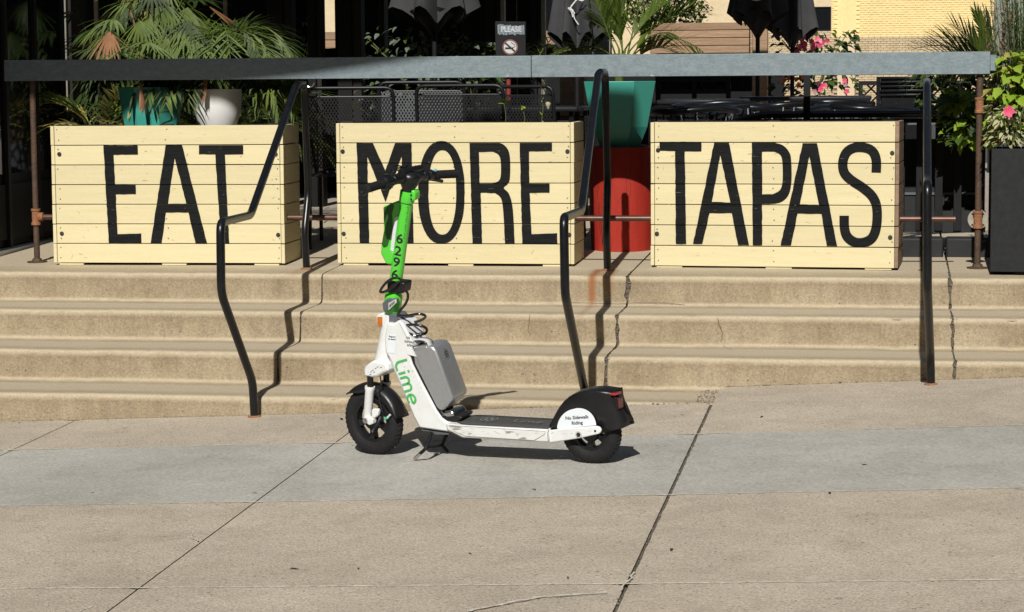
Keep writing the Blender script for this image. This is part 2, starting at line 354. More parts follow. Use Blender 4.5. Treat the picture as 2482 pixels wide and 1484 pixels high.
# ------------------------------------------------------------------ ground, pavement, steps
bm = NB()
nx, ny = 30, 40
gx = [-60, -25, -12] + [-7+14*i/nx for i in range(nx+1)] + [12, 25, 60]
gy = [-60, -25] + [-16+15.15*j/ny for j in range(ny+1)] + [-.5]
gv = [[bm.verts.new((x, y, G(x, y)-.014)) for x in gx] for y in gy]
for j in range(len(gy)-1):
    for i in range(len(gx)-1): bm.faces.new((gv[j][i], gv[j][i+1], gv[j+1][i+1], gv[j+1][i]))
pave = obj('pavement', bm, M['dirt'], kind='structure')
xs = [-6.2, -4.75, -3.3, -1.87, -.42, 1.13, 2.62, 4.1, 5.6]
ys = [-1.36, -2.16, -3.41, -4.75, -6.1, -7.5, -8.9, -10.3, -11.8, -13.2]
def slab(x0, x1, y0, y1, m, gl, gr, gt, gb, rg=.004):
    """slab between y1 (far) and y0 (near), with joint half-gaps left/right/top/bottom and slightly ragged edges"""
    bm = NB(); nx = max(8, int((x1-x0)/.05)); ny = max(8, int((y1-y0)/.05)); ver = []
    for j in range(ny+1):
        row = []
        for i in range(nx+1):
            x = x0+gl+(x1-gr-x0-gl)*i/nx; y = y0+gb+(y1-gt-y0-gb)*j/ny
            n1 = noise.noise(Vector((x*9, y*9, 3.1))); n2 = noise.noise(Vector((x*31, y*31, 7.7)))
            if i in (0, nx): x += (n1*.5+n2)*rg*(1 if gl > .004 else .3)
            if j in (0, ny): y += (n1*.5+n2)*rg*(.3 if gt < .004 else 1)
            e = min(i, nx-i, j, ny-j); z = G(x, y) - (.005 if i in (0, nx) else 0)
            row.append(bm.verts.new((x, y, z)))
        ver.append(row)
    for j in range(ny):
        for i in range(nx): bm.faces.new((ver[j][i], ver[j][i+1], ver[j+1][i+1], ver[j+1][i]))
    edge = ver[0] + [r[-1] for r in ver[1:]] + ver[-1][-2::-1] + [r[0] for r in ver[-2:0:-1]]
    lo = [bm.verts.new((v.co.x, v.co.y, v.co.z-.05)) for v in edge]
    for i in range(len(edge)): k = (i+1) % len(edge); bm.faces.new((edge[i], lo[i], lo[k], edge[k]))
    return obj('slab', bm, m, pave, smooth=50)
for c in range(len(xs)-1):
    for r in range(len(ys)-1):
        y1 = ys[r]; y0 = ys[r+1]
        if r == 0 and xs[c] > 1: y1 = -.905
        gl = .0065 if abs(xs[c]-1.13) < .01 else .003
        gr = .0065 if abs(xs[c+1]-1.13) < .01 else .003
        slab(xs[c], xs[c+1], y0, y1, M['grey'] if r == 1 else M['tan'], gl, gr, .0006, .0006)
# pale mortar lines along the long joints, broken here and there
def strip(y, w, x0, x1, brk, seed):
    bm = NB(); r = random.Random(seed); x = x0
    while x < x1:
        L = r.uniform(.05, .35); n = int(L/.012)+1; pts = []
        if r.random() > brk:
            ww = [w*r.uniform(.5, 1.2)*min(1, .3+i, .3+n-i) for i in range(n+1)]
            P = [(x+L*i/n, y+noise.noise(Vector((x*7+i*.3, y, 1)))*.002) for i in range(n+1)]
            stroke(bm, P, ww, lambda a, b: (a, b, G(a, b)+.0015))
        x += L+(.0 if brk < .05 else r.uniform(0, .04))
    return obj('joint_mortar', bm, M['joint'], pave, smooth='flat')
strip(-2.16, .008, -3.3, .0, .25, 1); strip(-2.158, .006, .0, 4, .3, 9); strip(-3.41, .0055, -3.3, 4, .0, 2); strip(-4.75, .0075, -3.3, 4, .0, 3)
# cracks in the pavement: dark or pale jagged ribbons
def crackline(pts, w, m, parent, name='crack', seed=0, jag=.006, zf=None, step=.02):
    r = random.Random(seed); P = []
    for a, b in zip(pts[:-1], pts[1:]):
        a = Vector(a); b = Vector(b); n = max(2, int((b-a).length/step))
        for i in range(n): P.append(a.lerp(b, i/n)+Vector((r.uniform(-jag, jag), r.uniform(-jag, jag), 0)))
    P.append(Vector(pts[-1])); bm = NB()
    for i, p in enumerate(P):
        if zf: p.z = zf(p.x, p.y)
    for i in range(len(P)-1):
        d = (P[i+1]-P[i]); q = Vector((-d.y, d.x, 0)); q = q.normalized() if q.length > 1e-5 else Vector((1,0,0))
        w0 = w*(.4+1.1*abs(noise.noise(P[i]*37))); w1 = w*(.4+1.1*abs(noise.noise(P[i+1]*37)))
        bm.faces.new([bm.verts.new(x) for x in (P[i]-q*w0, P[i+1]-q*w1, P[i+1]+q*w1, P[i]+q*w0)])
    return obj(name, bm, m, parent, smooth='flat')
gz = lambda x, y: G(x, y)+.0015
def gp(u, v):
    t = 9.0; d = ray(u, v)
    for _ in range(40): p = CAM+d*t; t = (G(p.x, p.y)-CAM.z)/d.z
    return CAM+d*t
crackline([gp(u, v) for u, v in ((1130,1484),(1230,1462),(1300,1448),(1400,1442),(1468,1436))], .013, M['joint'], pave, 'crack', 5, zf=gz)
crackline([gp(u, v) for u, v in ((1130,1486),(1232,1466),(1300,1452),(1400,1445),(1470,1440))], .0035, M['dirt'], pave, 'crack', 6, zf=lambda x, y: G(x,y)+.003)
crackline([gp(u, v) for u, v in ((462,1225),(458,1262),(465,1290),(468,1305))], .003, M['joint'], pave, 'crack', 7, zf=gz)
crackline([gp(u, v) for u, v in ((452,1300),(470,1306),(480,1312))], .005, M['joint'], pave, 'crack', 8, zf=gz)
crackline([gp(u, v) for u, v in ((1540,1388),(1520,1410),(1505,1432))], .005, M['joint'], pave, 'crack', 8, zf=gz)
crackline([gp(u, v) for u, v in ((192,1484),(205,1478),(222,1470))], .005, M['joint'], pave, 'crack', 9, zf=gz)

# steps
T, H = .45, .152
def step_profile():
    P = [(3.2, SL*3.2, (0,1)), (1.2, SL*1.2, (0,1)), (.3, SL*.3, (0,1)), (.06, .001, (.3,.8)), (.022, -.002, (1,.3)), (.009, -.007, (1,0)), (.001, -.020, (.8,0)), (0, -.035, (.1,0))]
    for k in range(4):
        y = -T*k; z = -H*k
        if k: P += [(y+.06, z-.001, (.35,.8)), (y+.024, z-.003, (1,.3)), (y+.009, z-.008, (1,0)), (y+.001, z-.020, (.8,0)), (y, z-.035, (.1,0))]
        if k < 3: P += [(y-.004, z-.10, (0,0)), (y-.008, z-.128, (.35,0)), (y-.013, z-.141, (.95,0)), (y-.030, z-.149, (.9,.2)), (y-.075, z-.1515, (.4,.8)), (y-.12, z-.152, (0,1)), (y-.30, z-.152, (0,1))]
        else: P += [(y-.004, z-.10, (0,0)), (y-.006, z-.22, (.2,0))]
    return P
PROF = step_profile()
steps = empty('steps', (0, 0, 0), kind='structure')
def step_block(x0, x1, j0, j1):
    bm = NB(); lay = bm.loops.layers.color.new('wear'); n = max(3, int((x1-x0)/.025)); cols = []
    # subdivide the profile so the edges can be ragged
    P = []
    for a, b in zip(PROF[:-1], PROF[1:]):
        L = math.hypot(b[0]-a[0], b[1]-a[1]); m = max(1, int(L/.03)) if a[0] < .4 else 1
        for i in range(m):
            t = i/m; P.append((a[0]+(b[0]-a[0])*t, a[1]+(b[1]-a[1])*t, tuple(a[2][k]+(b[2][k]-a[2][k])*t for k in (0,1))))
    P.append(PROF[-1]); V = []; damp = []
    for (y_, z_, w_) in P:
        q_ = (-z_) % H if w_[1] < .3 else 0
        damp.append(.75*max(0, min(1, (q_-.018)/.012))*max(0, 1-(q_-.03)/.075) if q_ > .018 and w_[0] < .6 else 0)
    for i in range(n+1):
        row = []
        for k, (y, z, w) in enumerate(P):
            x = x0+(x1-x0)*i/n
            onr = w[1] < .5
            if i == 0 and j0: x += abs(noise.noise(Vector((y*14, z*22, x0))))*(.026 if onr else .012)*j0 + .0025
            if i == n and j1: x -= abs(noise.noise(Vector((y*14+5, z*22, x1))))*(.026 if onr else .012)*j1 + .0025
            d = noise.noise(Vector((x*2.2, y*3, z*3)))*.0035 + noise.noise(Vector((x*11, y*11, z*11)))*.0012
            ch_ = max(0, noise.noise(Vector((x*9, y*2, z*2)))-.28)*.014*(w[0] if w[1] < .5 else 0)
            row.append(bm.verts.new((x, y+(d if onr else 0)+ch_, z+(d*.6)-ch_*.8)))
        V.append(row)
    for i in range(n):
        for k in range(len(P)-1):
            f = bm.faces.new((V[i][k], V[i][k+1], V[i+1][k+1], V[i+1][k]))
            for l, kk in zip(f.loops, (k, k+1, k+1, k)): l[lay] = (P[kk][2][0], P[kk][2][1], damp[kk], 1)
    for row in (V[0], V[-1]):     # side faces of the block
        lo = [bm.verts.new((v.co.x, v.co.y+.12, v.co.z-.12)) for v in row]
        for k in range(len(row)-1): bm.faces.new((row[k], row[k+1], lo[k+1], lo[k]))
    bmesh.ops.recalc_face_normals(bm, faces=bm.faces)
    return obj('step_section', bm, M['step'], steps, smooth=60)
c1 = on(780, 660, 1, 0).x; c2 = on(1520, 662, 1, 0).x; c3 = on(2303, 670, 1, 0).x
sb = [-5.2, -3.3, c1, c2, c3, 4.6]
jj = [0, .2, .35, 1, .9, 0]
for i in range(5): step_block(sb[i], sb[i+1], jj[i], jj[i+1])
bm = NB(); cp = [(3.1, SL*3.1-.03), (.015, -.012)]
for k in range(4):
    cp += [(-T*k+.015, -H*(k+1)-.012), (-T*(k+1)+.015, -H*(k+1)-.012)] if k < 3 else [(-T*k+.015, -.8)]
for a, b in zip(cp[:-1], cp[1:]): bm.faces.new([bm.verts.new(q) for q in ((-5.2, a[0], a[1]), (4.6, a[0], a[1]), (4.6, b[0], b[1]), (-5.2, b[0], b[1]))])
obj('step_core', bm, M['dirt'], steps, smooth='flat')
# hairline cracks and crumbs on the steps (thin dark lines)
def wallcrack(pix, plane, w, seed):
    P = []; r = random.Random(seed)
    for (a, b) in zip(pix[:-1], pix[1:]):
        for i in range(4):
            t = i/4; P.append(on(a[0]+(b[0]-a[0])*t+r.uniform(-2, 2), a[1]+(b[1]-a[1])*t, *plane))
    P.append(on(*pix[-1], *plane)); bm = NB()
    for i in range(len(P)-1):
        off = Vector((0, -.009, .001)) if plane[0] == 1 else Vector((0, 0, .006))
        vert = abs((P[i+1]-P[i]).x) < .7*(P[i+1]-P[i]).length
        q = Vector((w, 0, 0)) if vert else Vector((0, 0, w)) if plane[0] == 1 else Vector((0, w*3, 0))
        bm.faces.new([bm.verts.new(x+off) for x in (P[i]-q, P[i+1]-q, P[i+1]+q, P[i]+q)])
    return obj('crack', bm, M['dirt'], steps, smooth='flat')
wallcrack([(1738,770),(1742,785),(1752,810),(1747,828)], (1, -.45), .0012, 1)
wallcrack([(1747,838),(1760,845),(1775,850)], (2, -.304), .001, 2)
wallcrack([(1365,733),(1430,735),(1500,737),(1560,733),(1620,735),(1660,740)], (1, -.012), .0013, 3)
wallcrack([(1285,762),(1281,800),(1284,815)], (1, -.45), .0008, 4)
for x0_, x1_, yy in ((-3.3, 1.13, -1.362), (1.16, 3.6, -.912)):
    crackline([(x0_+(x1_-x0_)*i/8, yy, 0) for i in range(9)], .0022, M['dirt'], pave, 'crack', 21, jag=.0015, zf=lambda x, y: G(x, y)+.0025)
# rubble and debris caught in the wide cracks and along the foot of the steps: one uncountable mass
bm = NB(); r = random.Random(11)
def crumb(p, s):
    a = [bm.verts.new(Vector(p)+Vector((r.uniform(-1,1), r.uniform(-1,1), r.uniform(-.3,1)))*s) for _ in range(5)]
    for f in ((0,1,2), (0,2,3), (0,3,4), (1,2,4), (2,3,4)): bm.faces.new([a[i] for i in f])
for cx, n in ((c2, 330), (c3, 240), (c1, 70)):
    for i in range(n):
        k = r.random(); st = r.randint(0, 2)
        if k < .75: crumb((cx+r.gauss(0, .012), -T*st+.012, -H*st-r.uniform(.01, .15)), r.uniform(.003, .008))
        else: crumb((cx+r.gauss(0, .006), -T*st-r.uniform(0, T), -H*(st+1)-.004), r.uniform(.002, .006))
for i in range(500):
    x = r.uniform(-3.3, 3.5); y = -1.362 if x < 1.15 else -.912; crumb((x, y-abs(r.gauss(0, .006)), G(x, y)+.001), r.uniform(.001, .005)*(1.6 if x > .3 else 1))
for i in range(120):
    t = r.random(); crumb((1.13+r.gauss(0,.008), -.95-t*5, G(1.13, -.95-t*5)-.006), r.uniform(.003, .007))
for i in range(60): crumb((1.10+r.gauss(0,.03), -1.15+r.uniform(-.2,.2), -.452), r.uniform(.004, .010))
obj('rubble', bm, mat('rubble', (.10,.08,.06), .95, scale=60, col2=(.34,.29,.22)), None, smooth='flat', kind='stuff', label='grit and crumbled concrete in the cracks of the steps', cat='rubble')
# patio floor behind the platform, car park beyond
bm = NB(); box(bm, -9, 9, 3.2, 13, -.2, SL*3.2-.001); obj('patio_floor', bm, M['floor'], kind='structure')
bm = NB(); box(bm, -9, -5.2, -1.35, 3.2, -1.0, -.001); box(bm, 4.6, 9, -.9, 3.2, -1.0, -.001); obj('terrace_floor', bm, M['floor'], kind='structure')
bm = NB(); box(bm, -90, 90, 13, 200, -.25, -.05); obj('parking_lot', bm, M['asphalt'], kind='structure')

# ------------------------------------------------------------------ crates with lettering
def crate(name_lbl, A, B, v_top, v_bot, letters, zoomf, bolts, depth, hinge, grp, sidem=None):
    zf = (FZ(A[1])+FZ(B[1]))/2+.001; A = Vector((A[0], A[1], zf)); B = Vector((B[0], B[1], zf)); W = (B-A).length; ang = math.atan2(B.y-A.y, B.x-A.x)
    root = empty('planter_crate', A, ang, label=name_lbl, cat='crate', group=grp)
    Mi = (Matrix.Translation(A) @ Matrix.Rotation(ang, 4, 'Z')).inverted()
    um = (proj(A)[0]+proj(B)[0])/2
    z0 = onwall(um, v_bot, A, B).z-zf; z1 = onwall(um, v_top, A, B).z-zf; n = 7; ph = (z1-z0)/n; gap = .0042; th = .019
    fb = NB(); box(fb, 0, W-2*th-.004, 0, th, 0, ph-gap); front = fin(fb, 'flat')
    bb = NB(); box(bb, 0, th, 0, depth, 0, ph-gap); side = fin(bb, 'flat'); side2 = side.copy()
    for i in range(n):
        j = rnd.uniform(-.0012, .0012); z = z0+i*ph
        link('board', front, M['cream'], root, (th+.002, j, z), (0, rnd.uniform(-.0006,.0006), 0))
        link('board', front, M['cream'], root, (th+.002, depth-th+j, z))
        link('board', side, M['cream'], root, (j, -.0015, z+rnd.uniform(-.0015,.0015)))
        link('board', side if sidem is None else side2, sidem or M['cream'], root, (W-th+j, -.0015, z+rnd.uniform(-.0015,.0015)))
    for o in root.children:
        b = o.modifiers.new('bevel', 'BEVEL'); b.width = .002; b.segments = 2
    ft = NB(); box(ft, 0, .135, .004, .09, 0, z0-.004); foot = fin(ft, 'flat')
    for x in (.03, W*.47, W-.17):
        link('foot', foot, M['cream'], root, (x, 0, 0)); link('foot', foot, M['cream'], root, (x, depth-.095, 0))
    for x in (.03, W/2-.03, W-.09):
        c = NB(); box(c, x, x+.06, th+.001, th+.03, z0+.01, z1+.004); obj('batten', c, M['soil'], root, smooth='flat')
        c = NB(); box(c, x, x+.06, depth-th-.03, depth-th-.001, z0+.01, z1-.01); obj('batten', c, M['rawwood'], root, smooth='flat')
    s = NB(); box(s, th+.001, W-th-.001, th+.001, depth-th-.001, z0+.06, z1-.09); obj('soil', s, M['soil'], root, smooth='flat')
    # nail heads
    nb = NB(); r = random.Random(int(W*1e5) % 997)
    for i in range(n):
        for x in (.04, W-.035, W*.5):
            for dz in (.25, .78):
                if r.random() < .75: disc(nb, (x+r.uniform(-.008,.008), -.0012, z0+(i+dz)*ph), .0035, (0,-1,0), .0012, 7)
        for y in (.1*depth, .9*depth):
            for dz in (.28, .72): disc(nb, (W+.0012, y+r.uniform(-.01,.01), z0+(i+dz)*ph), .0038, (1,0,0), .0012, 7)
    obj('nail_heads', nb, M['nail'], root, smooth='flat', kind='stuff')
    kb = NB(); r = random.Random(int(W*1e4) % 991)   # knots and scratches in the paint
    for i in range(46):
        x = r.uniform(.06, W-.06); z = z0+r.uniform(.02, 7*ph-.02)
        L = r.uniform(.006, .03); a = r.gauss(0, .5); w = r.uniform(.0006, .0018)
        stroke(kb, [(x+L*t*math.cos(a), z+L*t*math.sin(a)) for t in (0, .3, .6, 1)], [w*.3, w, w*.8, w*.2], lambda p, q: (p, -.0016, q))
    obj('paint_scratches', kb, mat('scratch', (.42,.34,.19), .8, var=.3, scale=60), root, smooth='flat', kind='stuff')
    for (x, y) in bolts:
        p = Mi @ onwall(*zoomf(x, y), A, B); b = NB(); disc(b, (p.x, -.001, p.z), .0115, (0,-1,0), .003, 14); disc(b, (p.x, -.004, p.z), .006, (0,-1,0), .003, 6)
        obj('bolt', b, M['bolt'], root)
    for name, loops in letters:
        bm = NB()
        def fn(a, b):
            p = Mi @ onwall(*zoomf(a, b), A, B); return Vector((p.x, -.0042, p.z))
        if name == 'stroke': 
            q = spline([(x, y, 0) for x, y in loops[0]], 4); stroke(bm, [(p.x, p.y) for p in q], loops[1], fn)
        else:
            rj = random.Random(len(loops[0])*7+1); LL = []
            for lp in loops:
                o_ = []
                for a, c_ in zip(lp, lp[1:]+lp[:1]):
                    m_ = max(1, int(math.hypot(c_[0]-a[0], c_[1]-a[1])/26)); o_.append(a)
                    for q_ in range(1, m_): o_.append((a[0]+(c_[0]-a[0])*q_/m_+rj.uniform(-1.6,1.6), a[1]+(c_[1]-a[1])*q_/m_+rj.uniform(-1.6,1.6)))
                LL.append(o_)
            fillpoly(bm, LL, fn)
        for i in range(0, n+1):     # cut at every board joint, leaving the joint open
            for s_, zz in ((1, z0+i*ph-gap), (-1, z0+i*ph)):
                bmesh.ops.bisect_plane(bm, geom=bm.verts[:]+bm.edges[:]+bm.faces[:], plane_co=(0,0,zz), plane_no=(0,0,1))
        kill = [f for f in bm.faces if any(z0+i*ph-gap < f.calc_center_median().z < z0+i*ph for i in range(n+1))]
        bmesh.ops.delete(bm, geom=kill, context='FACES')
        ret = bmesh.ops.extrude_face_region(bm, geom=bm.faces[:])
        for v in [g for g in ret['geom'] if isinstance(g, bmesh.types.BMVert)]: v.co.y = -.0008
        obj('letter', bm, M['letter'], root, smooth='flat')
    return root, z0, z1, W
def proj(p):
    q = Vector(p)-CAM; z = q.dot(fw); return (CX+F*q.dot(RT)/z, CY-F*q.dot(UP)/z)
def ell(cx, cy, rx, ry, n=40, p=2.25):
    o = []
    for i in range(n):
        t = 2*math.pi*i/n; c, s = math.cos(t), math.sin(t)
        o.append((cx+rx*math.copysign(abs(c)**(2/p), c), cy+ry*math.copysign(abs(s)**(2/p), s)))
    return o
R5 = lambda x, y: (x/2.878, 246.4+y/2.878)
R6 = lambda x, y: (739.1+x/2.878, 246.4+y/2.878)
R7 = lambda x, y: (1478.2+x/2.4753, 246.4+y/2.4753)
def sm(pts, n=3):   # round the listed curve points
    return [(p.x, p.y) for p in spline([(a, b, 0) for a, b in pts], n)]
LE = [('f', [[(722,302),(960,302),(962,368),(792,369),(803,577),(946,577),(948,645),(808,646),(820,925),(985,920),(987,988),(760,988)]]),
      ('f', [[(1157,300),(1268,300),(1445,990),(1365,990),(1315,773),(1158,773),(1127,990),(1052,988)], [(1218,388),(1172,714),(1300,712)]]),
      ('f', [[(1388,303),(1695,303),(1696,366),(1568,367),(1600,991),(1542,991),(1502,366),(1388,366)]])]
LM = [('f', [[(360,285),(472,287),(560,482),(630,287),(742,287),(758,990),(692,990),(674,380),(562,700),(435,385),(448,988),(383,988)]]),
      ('f', [ell(951,633,163,358), ell(958,633,97,296)]),
      ('f', [[(1147,285)]+sm([(1330,287),(1375,295),(1415,335),(1430,400),(1430,520),(1418,570),(1385,602),(1420,640),(1445,720),(1456,850),(1462,990)])+[(1395,990)]+sm([(1388,850),(1380,740),(1365,670),(1325,637)])+[(1225,635),(1235,990),(1168,990)],
             [(1212,350)]+sm([(1310,348),(1350,370),(1365,420),(1365,520),(1345,558),(1300,568)])+[(1218,572)]]),
      ('f', [[(1497,285),(1722,285),(1722,345),(1562,346),(1564,572),(1705,570),(1705,635),(1566,636),(1580,925),(1758,918),(1760,992),(1515,992)]])]
LT = [('f', [[(297,242),(548,242),(548,298),(448,298),(457,853),(395,853),(390,296),(297,294)]]),
      ('f', [[(625,245),(712,245),(833,860),(768,860),(730,668),(597,668),(553,853),(498,853)], [(661,320),(610,602),(722,606)]]),
      ('f', [[(850,247)]+sm([(985,247),(1035,262),(1072,300),(1086,350),(1088,480),(1070,560),(1030,600),(985,612)])+[(912,613),(912,860),(856,860)],
             [(912,300)]+sm([(985,300),(1020,318),(1033,360),(1035,470),(1020,530),(975,556)])+[(912,557)]]),
      ('f', [[(1155,250),(1240,250),(1362,868),(1300,865),(1268,673),(1125,670),(1085,862),(1023,862)], [(1195,330),(1138,617),(1253,620)]]),
      ('stroke', ([(1596,425),(1596,350),(1575,300),(1530,277),(1465,277),(1417,307),(1396,365),(1404,425),(1445,470),(1520,520),(1575,572),(1600,640),(1598,745),(1573,815),(1525,844),(1470,844),(1424,812),(1406,760),(1404,685)], 28.5))]
pA = fl(131, 643); pB = fl(691, 644)
GR = 'cream timber crates with painted words'
cr1 = crate('cream plank crate painted EAT, holding a teal and a white pot', pA, pB, 303, 637.5, LE, R5, [(414,367),(1922,367),(432,921),(1940,930)], .40, 0, GR)
pC = fl(819, 644); pD = fl(1392, 647)
cr2 = crate('cream plank crate painted MORE, behind the scooter handlebar', pC, pD, 296, 639, LM, R6, [(263,348),(1830,348),(270,922),(1843,930)], .42, 0, GR)
pE = fl(1577, 648); pF = fl(2176, 656)
cr3 = crate('cream plank crate painted TAPAS, right of the red barrel', pE, pF, 294, 647, LT, R7, [(288,292),(1692,309),(281,793),(1680,815)], .42, 0, GR, M['rawwood'])

# ------------------------------------------------------------------ galvanised beam on rusty pipes
BY0, BY1 = .42, .69
bl = on(10, 172, 1, BY0).x; br = on(2399, 155, 1, BY0).x; seam = on(1287, 160, 1, BY0).x
beam = empty('steel_beam', (bl, BY0, 0), label='long galvanised steel beam across the top of two rusty pipes', cat='beam')
def beam_part(x0, x1, z1=1.126):
    b = NB(); z0 = 1.0125; t = .004
    poly = [(BY0, z0), (BY0, z1), (BY1, z1), (BY1, z0), (BY1-t, z0), (BY1-t, z1-t), (BY0+t, z1-t), (BY0+t, z0)]
    a = [b.verts.new((x0-bl, p[0]-BY0, p[1])) for p in poly]; c = [b.verts.new((x1-bl, p[0]-BY0, p[1])) for p in poly]
    for i in range(8): b.faces.new((a[i], c[i], c[(i+1) % 8], a[(i+1) % 8]))
    b.faces.new(a); b.faces.new(c[::-1])
    return obj('beam_section', b, M['galv'], beam, bevel=.002)
beam_part(bl, seam-.0015); beam_part(seam+.0015, br, 1.1275)
e = NB(); box(e, 0, .03, .0, BY1-BY0, 1.03, 1.11); obj('end_plate', e, M['galv'], beam, loc=(br-bl+.001, .002, 0))
def pipe_post(u, v, lbl, tee):
    p = on(u, v, 2, 0); p.y = .66; p = Vector((on(u, v, 1, .46).x, .46, FZ(.46)))
    root = empty('pipe_post', p, label=lbl, cat='post', group='rusty pipe posts under the beam')
    r = .0165
    b = NB(); tube(b, [(0,0,.01), (0,0,.30)], r, 14); obj('pipe', b, M['rust'], root)
    b = NB(); tube(b, [(0,0,.30), (0,0,.72)], r, 14); obj('pipe', b, M['rust'], root)
    b = NB(); tube(b, [(0,0,.72), (0,0,1.0)], r, 14); obj('pipe', b, M['rust'], root)
    b = NB(); lathe(b, [(.0, 0), (.055, 0), (.055, .006), (.028, .010), (.024, .022), (0, .022)], 20); obj('base_flange', b, M['rust'], root)
    zt = .252
    b = NB(); lathe(b, [(.021, zt-.045), (.026, zt-.045), (.026, zt-.032), (.022, zt-.030), (.022, zt+.030), (.026, zt+.032), (.026, zt+.045), (.021, zt+.045)], 16)
    obj('tee_fitting', b, M['rust2'], root)
    b = NB(); lathe(b, [(.020, .80), (.025, .80), (.025, .812), (.0215, .816), (.0215, .865), (.025, .869), (.025, .88), (.02, .88)], 16)
    if tee == 'r': obj('coupling', b, M['rust2'], root)
    else: b.free()
    if tee == 'l':
        b = NB(); tube(b, [(.015,0,zt), (.045,0,zt)], .024, 14); obj('tee_branch', b, M['rust2'], root)
    else:
        b = NB(); tube(b, [(0,.022,zt), (0,.029,zt)], .052, 22); f = obj('round_flange', b, M['zinc'], root)
        for k in range(4):
            a = math.pi/4+k*math.pi/2; h = NB(); disc(h, (.040*math.cos(a), .0218, zt+.040*math.sin(a)), .005, (0,-1,0), .002, 8); obj('bolt_hole', h, M['bolt'], f)
    return p
pl = pipe_post(90, 628, 'rusty pipe post at the left, by the dark facade', 'l')
pr = pipe_post(2368, 655, 'rusty pipe post with a round flange beside the black planter box', 'r')
b = NB(); tube(b, [(pl.x+.045, .46, .265), (on(2315, 530, 1, .46).x, .46, .268)], .0155, 12)
obj('cross_pipe', b, mat('worn_copper_rust', (.06,.028,.02), .42, scale=9, col2=(.14,.07,.05), metal=.4), None, label='long horizontal rusty pipe running behind the three crates', cat='pipe')

# ------------------------------------------------------------------ handrails
def handrail(P, lbl, feet, r=.0195, collar=None):
    root = empty('handrail', P[0], label=lbl, cat='handrail', group='black tube handrails on the steps')
    o = Vector(P[0]); b = NB(); tube(b, [p-o for p in rounded(P, .05, 4)], r, 14); obj('rail_tube', b, M['black'], root)
    for f in feet:
        b = NB(); lathe(b, [(.0, 0), (.034, 0), (.030, .004), (.021, .008), (0, .008)], 18)
        obj('foot_ring', b, M['rust2'], root, loc=Vector(f)-o)
    return root, o
def xy(u, v, y): return on(u, v, 1, y)
b1_ = fl(743, 652); b2_ = fl(1472, 655); b3_ = fl(2240, 656)
P1 = [Vector((-.98,-1.402,-.56)), xy(612,925,-1.42), xy(536,712,-1.80), xy(534,540,-1.80), xy(607,522,-1.05), xy(718,207,.02), xy(737,206,.24), xy(747,470,.30), xy(738,560,.22), b1_]
h1, o1 = handrail(P1, 'black tube handrail crossing in front of the EAT crate', [(-.98,-1.402,G(-.98,-1.402)), b1_])
P2 = [Vector((.60,-1.02,-.456)), xy(1413,930,-1.06), xy(1369,712,-1.80), xy(1366,528,-1.80), xy(1408,512,-1.05), xy(1449,182,.02), xy(1454,176,.05), xy(1466,176,.29), xy(1472,440,.31), xy(1469,560,.24), b2_]
P2[0].x = P2[1].x+.004
h2, o2 = handrail(P2, 'black tube handrail rising behind the rear wheel of the scooter', [(P2[0].x, P2[0].y, -.456), b2_], .020)
P3 = [on(2256, 930, 1, -1.03), on(2254, 860, 1, -1.05), xy(2247,690,-1.60), xy(2247,447,-1.60), xy(2247,440,-.95), xy(2246,205,.04), xy(2246,196,.30), xy(2244,400,.33), b3_]
P3[0].z = G(P3[0].x, -1.03)-.02
h3, o3 = handrail(P3, 'black tube handrail seen end-on, right of the TAPAS crate', [(P3[0].x, -1.03, G(P3[0].x, -1.03)), b3_])
# steel hoops that tie the rails to the beam
def hoop(u, v, y, root, o, w=.03):
    p = on(u, v, 1, y)-o; b = NB(); tube(b, [p+Vector((math.cos(t)*w*.8, .0, math.sin(t)*w)) for t in [math.pi+math.pi*i/10 for i in range(11)]], .004, 8)
    obj('steel_hoop', b, M['chrome'], root)
hoop(750, 198, .36, h1, o1); hoop(2247, 196, .36, h3, o3, .030)

# ------------------------------------------------------------------ pots, barrel, planter box
def facet_pot(bm, R0, R1, H, n=8, rot=math.pi/8, th=.012, cham=.0):
    prof = [(R0*.70, 0), (R0, cham)] if cham else [(R0, 0)]
    prof += [(R1, H), (R1-th, H), (R1-th*1.4, H-.05)]
    rings = [[bm.verts.new((r*math.cos(rot+2*math.pi*j/n), r*math.sin(rot+2*math.pi*j/n), h)) for j in range(n)] for r, h in prof]
    for i in range(len(prof)-1):
        for j in range(n): bm.faces.new((rings[i][j], rings[i][(j+1) % n], rings[i+1][(j+1) % n], rings[i+1][j]))
    bm.faces.new(rings[0][::-1]); bm.faces.new(rings[-1])
def pot(u, y, zb, R0, R1, H, lbl, m, kind='facet', cham=0, rz=0, grp=None):
    p = on(u, 250, 1, y); root = empty('plant_pot', (p.x, y, zb), rz, label=lbl, cat='plant pot', group=grp)
    b = NB()
    if kind == 'facet': facet_pot(b, R0, R1, H, cham=cham); obj('pot_body', b, m, root, smooth='flat', bevel=.003)
    else:
        lathe(b, [(R0*.5, 0), (R0*.62, .02), (R0*.82, .06), (R0*1.08, H*.38), (R1*.93, H*.55), (R1*.985, H*.72), (R1, H*.9), (R1*.985, H), (R1*.92, H), (R1*.91, H-.04)], 40); obj('pot_body', b, m, root, smooth=60)
    s = NB(); disc(s, (0,0,H-.035), R1*.86, (0,0,1), .004, 16); obj('soil', s, M['soil'], root, smooth='flat')
    return Vector((p.x, y, zb))
tp1 = pot(367, .69, .63, .135, .188, .345, 'faceted teal pot standing in the EAT crate', M['teal'], rz=.18)
wp1 = pot(527, .66, .66, .10, .134, .30, 'round white pot standing in the EAT crate', M['white'], 'round')
